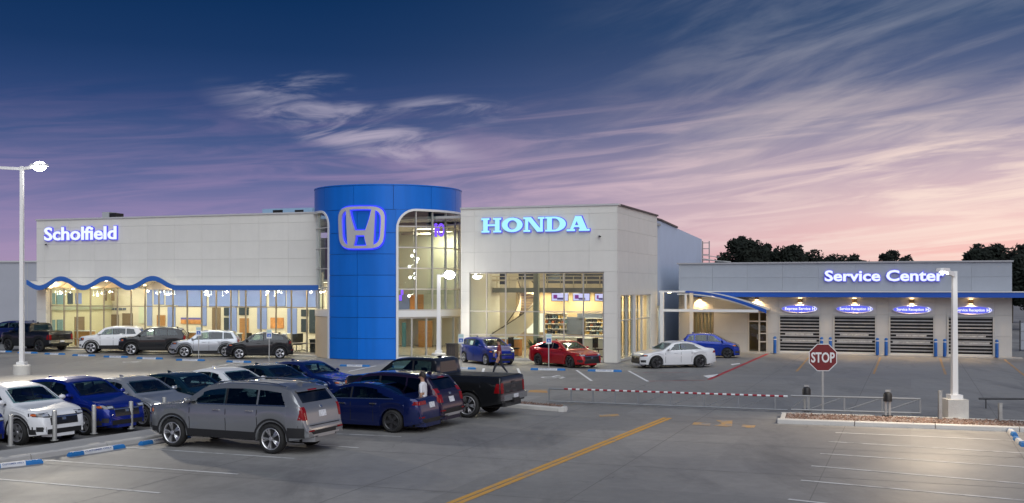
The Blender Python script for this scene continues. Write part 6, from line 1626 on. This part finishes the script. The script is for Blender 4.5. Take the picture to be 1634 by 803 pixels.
for px, py, h, lab in ((1500, 675, 1.0, 'thin grey post left of the concrete lamp block'), (1596, 677.5, .66, 'short grey post near the right edge of the gravel strip')):
    p = g(px, py); t = thing('marker_post', lab, 'post', p)
    MB().box(-.05, .05, -.05, .05, 0, h).build('post', st_m, t); MB().box(-.056, .056, -.056, .056, h, h + .02).build('post_cap', st_m, t)
p = g(1490, 672.4)
bm_ = thing('drop_barrier', 'dark fallen drop barrier resting near the right edge', 'barrier', g(1562, 652), 0)
MB().tube([(0, 0, .35), (2.6, -.1, .35)], .035, 8).build('arm', dark_m, bm_); MB().tube([(2.4, -.1, 0), (2.4, -.1, .34)], .03, 6).build('support', dark_m, bm_); MB().tube([(.25, 0, 0), (.25, 0, .34)], .02, 6).build('support', dark_m, bm_)
# small security cameras under the signs
for u, z, lab in ((uat(74, -.1), zat(390, uat(74, 0), 0), 'small dark security camera under the Scholfield sign'), (uat(956, -.1), zat(377, uat(956, 0), 0), 'small dark security camera right of the HONDA sign')):
    t = thing('security_camera', lab, 'camera', Bw(u, -.04, z), BROT); MB().box(-.05, .05, -.06, .0, -.04, .1).build('bracket', white_trim, t); MB().tube([(0, -.05, 0), (.14, -.3, -.04)], .05, 8).build('camera_body', black_m, t)

# ------------------------------------------------------------------ trees behind the service centre
leaf_m = M('dark_leaf', (.006, .011, .006), .9, noise=(.5, .4)); bark_m = M('bark', (.06, .045, .035), .9)
def tree(px, D, top, rx, lab, n, seed, base_top=None, trunk=True):
    rnd = random.Random(seed); X = (px - 817) / F * D; H = CH + (HZ - top) / F * D; rX = rx / F * D
    t = thing('tree', lab, 'tree', (X, D, 0), 0, 'trees behind the service centre')
    tr = MB(); tr.tube([(0, 0, 0), (.1, 0, H * .3), (-.05, .1, H * .6)], [.35, .28, .16], 8)
    cz, rz = H * .62, H * .40
    clumps = []
    for k in range(34):
        a, e_ = rnd.uniform(0, 6.28), math.asin(rnd.uniform(-.75, 1)); q = rnd.uniform(.45, .88)
        clumps.append((Vector((rX * 1.1 * q * cos(a) * cos(e_), rX * q * sin(a) * cos(e_), cz + rz * q * sin(e_))), rnd.uniform(.28, .48) * rX))
    for c, _ in clumps[:7]: tr.tube([(0, 0, H * .38), (c.x * .5, c.y * .5, (c.z + H * .4) / 2), tuple(c)], [.14, .08, .03], 5)
    tr.build('trunk', bark_m, t, smooth=True)
    mb = MB()
    for k in range(int(n * 2.7)):
        c, r_ = rnd.choice(clumps); v = Vector((rnd.gauss(0, 1), rnd.gauss(0, 1), rnd.gauss(0, 1))).normalized() * r_ * rnd.random() ** .4; p = c + v
        if p.z > H: p.z = H - rnd.random() * .4
        s = rnd.uniform(.14, .34); a = Vector((rnd.gauss(0, 1), rnd.gauss(0, 1), rnd.gauss(0, 1))).normalized(); b = a.orthogonal().normalized()
        mb.add([p - a * s, p + b * s * .6, p + a * s, p - b * s * .6], [(0, 1, 2, 3)])
    mb.build('crown', leaf_m, t)
for a in ((1184, 125, 377, 40, 'large dark rounded tree nearest the roof ladder', 3600, 1), (1226, 128, 384, 20, 'narrow dark tree with a pointed top right of the large rounded tree', 2400, 2), (1258, 126, 392, 36, 'broad dark tree behind the left half of the service roof', 2800, 3),
          (1290, 130, 399, 32, 'low dark tree trailing off above the service roof', 1800, 4), (1330, 132, 403, 26, 'small low dark tree left of the Service Center lettering', 1400, 5), (1371, 132, 405, 24, 'small rounded dark tree above the letters of Service', 1500, 6), (1426, 130, 400, 30, 'small dome shaped dark tree above the letters of Center', 2000, 7),
          (1590, 118, 382, 46, 'large dark tree at the right end of the service roof', 4200, 8), (1640, 112, 392, 40, 'dark tree cut off by the right edge of the picture', 4200, 9), (1612, 135, 430, 40, 'dark low tree behind the yard fence', 3000, 10)):
    tree(*a)

# ------------------------------------------------------------------ people
def person(label, at, hdg, joints, parts, hair_c, extra=()):
    """joints: name -> (x, y, z, radius); edges by parent; one skinned body"""
    t = thing('person', label, 'person', at, R(hdg))
    names = list(joints); vs = [joints[n][:3] for n in names]; ed = [(names.index(joints[n][4]), names.index(n)) for n in names if joints[n][4]]
    me = bpy.data.meshes.new('skeleton'); me.from_pydata(vs, ed, []); o = bpy.data.objects.new('skeleton', me); C.objects.link(o)
    o.modifiers.new('skin', 'SKIN'); sk = me.skin_vertices[0].data
    for i, n in enumerate(names): sk[i].radius = (joints[n][3] * (joints[n][5] if len(joints[n]) > 5 else 1), joints[n][3]); sk[i].use_root = (i == 0)
    sm = o.modifiers.new('sub', 'SUBSURF'); sm.levels = 2; sm.render_levels = 2
    dg = bpy.context.evaluated_depsgraph_get(); em_ = bpy.data.meshes.new_from_object(o.evaluated_get(dg)); bpy.data.objects.remove(o)
    for m_ in (M('skin_tone', (.42, .24, .16), .55), parts['top'], parts['bottom'], M('shoe_dark', (.02, .018, .016), .6)): em_.materials.append(m_)
    for f in em_.polygons:
        c = f.center; f.use_smooth = True
        nearest = min(names, key=lambda n: (Vector(joints[n][:3]) - c).length)
        f.material_index = parts['map'](nearest, c)
    b_ = link('body', em_, t)
    h = Vector(joints['head'][:3]); hr = MB(); vs = []
    for i in range(7):
        a = pi * .62 * i / 6
        for j in range(12): q = 2 * pi * j / 12; vs.append((h.x - .012 + .108 * sin(a) * cos(q), h.y + .088 * sin(a) * sin(q), h.z + .03 + .115 * cos(a) - (.03 if cos(q) < -.2 and i > 4 else 0)))
    hr.add(vs, [(i * 12 + j, i * 12 + (j + 1) % 12, i * 12 + 12 + (j + 1) % 12, i * 12 + 12 + j) for i in range(6) for j in range(12)]); hr.build('hair', hair_c, b_, smooth=True)
    fc = MB()
    for s in (-.034, .034): fc.box(h.x + .088, h.x + .098, h.y + s - .011, h.y + s + .011, h.z - .006, h.z + .006)
    fc.build('eyes', M('eye_dark', (.03, .02, .02), .3), b_); MB().add([(h.x + .092, h.y, h.z - .005), (h.x + .125, h.y, h.z - .045), (h.x + .09, h.y - .02, h.z - .05), (h.x + .09, h.y + .02, h.z - .05)], [(0, 1, 2), (0, 1, 3), (1, 2, 3)]).build('nose', M('skin_tone'), b_)
    MB().box(h.x + .082, h.x + .096, h.y - .025, h.y + .025, h.z - .085, h.z - .076).build('mouth', M('lip', (.3, .1, .09), .5), b_)
    return t
def fingers(J, hand, sgn, root):
    x, y, z = hand
    J[root + '_palm'] = (x + .01, y, z - .055, .030, root, .6)
    for k, (dx, L_) in enumerate(((.034, .062), (.012, .075), (-.010, .07), (-.030, .055))):
        J[f'{root}_f{k}'] = (x + dx, y, z - .10, .0095, root + '_palm'); J[f'{root}_g{k}'] = (x + dx + .008, y - sgn * .012, z - .10 - L_, .008, f'{root}_f{k}')
    J[root + '_t0'] = (x + .048, y - sgn * .01, z - .055, .011, root); J[root + '_t1'] = (x + .062, y - sgn * .02, z - .095, .009, root + '_t0')
def walker(stride, armL, armR, kneeL, kneeR):
    J = {'pelvis': (0, 0, .93, .145, None, .8), 'waist': (.01, 0, 1.06, .135, 'pelvis', .75), 'chest': (.02, 0, 1.27, .165, 'waist', .7), 'neckb': (.015, 0, 1.44, .075, 'chest'), 'neck': (.025, 0, 1.51, .055, 'neckb'), 'jaw': (.045, 0, 1.565, .068, 'neck'), 'head': (.035, 0, 1.64, .095, 'jaw'), 'crown': (.025, 0, 1.70, .075, 'head')}
    for s, nm, arm, leg, knee in ((1, 'l', armL, stride, kneeL), (-1, 'r', armR, -stride, kneeR)):
        J[nm + 'hip'] = (0, s * .09, .88, .10, 'pelvis'); J[nm + 'knee'] = (leg * .45 + knee * .5, s * .10, .48, .066, nm + 'hip'); J[nm + 'calf'] = (leg * .7 + knee * .2, s * .10, .30, .055, nm + 'knee'); J[nm + 'ankle'] = (leg - .04, s * .10, .10, .042, nm + 'calf'); J[nm + 'heel'] = (leg - .05, s * .10, .05, .042, nm + 'ankle'); J[nm + 'toe'] = (leg + .15, s * .115, .035, .034, nm + 'heel')
        J[nm + 'shoulder'] = (.01, s * .185, 1.405, .066, 'chest'); J[nm + 'elbow'] = (arm[0], s * .235, 1.12, .046, nm + 'shoulder'); J[nm + 'wrist'] = (arm[1], s * .23, arm[2], .031, nm + 'elbow')
        fingers(J, (arm[1], s * .23, arm[2] - .015), s, nm + 'wrist')
    return J
def dress(nearest, c):
    if nearest[1:] in ('heel', 'toe'): return 3
    if 'wrist' in nearest or nearest in ('neck', 'jaw', 'head', 'crown'): return 0
    if nearest[1:] in ('elbow',) and c.z < 1.16: return 0
    if nearest in ('pelvis',) or nearest[1:] in ('hip', 'knee', 'calf', 'ankle'): return 2 if c.z < 1.0 else 1
    return 1
person('person in a red shirt and dark trousers walking left past the blue compact', g(797, 597.5), 176, walker(.34, (-.02, .02, .86), (.12, .28, 1.05), .05, .08), dict(top=M('red_shirt', (.20, .02, .025), .8), bottom=M('dark_trousers', (.012, .014, .025), .8), map=dress), M('dark_hair', (.02, .013, .01), .6))
person('person in a white top with dark hair standing behind the dark blue sedan', (-2.68, 33.15, 0), Hc + 8, walker(.03, (-.02, .02, .86), (.02, .06, .88), .0, .02), dict(top=M('white_top', (.68, .68, .72), .8), bottom=M('dark_trousers', (.012, .014, .025), .8), map=dress), M('dark_hair', (.02, .013, .01), .6))
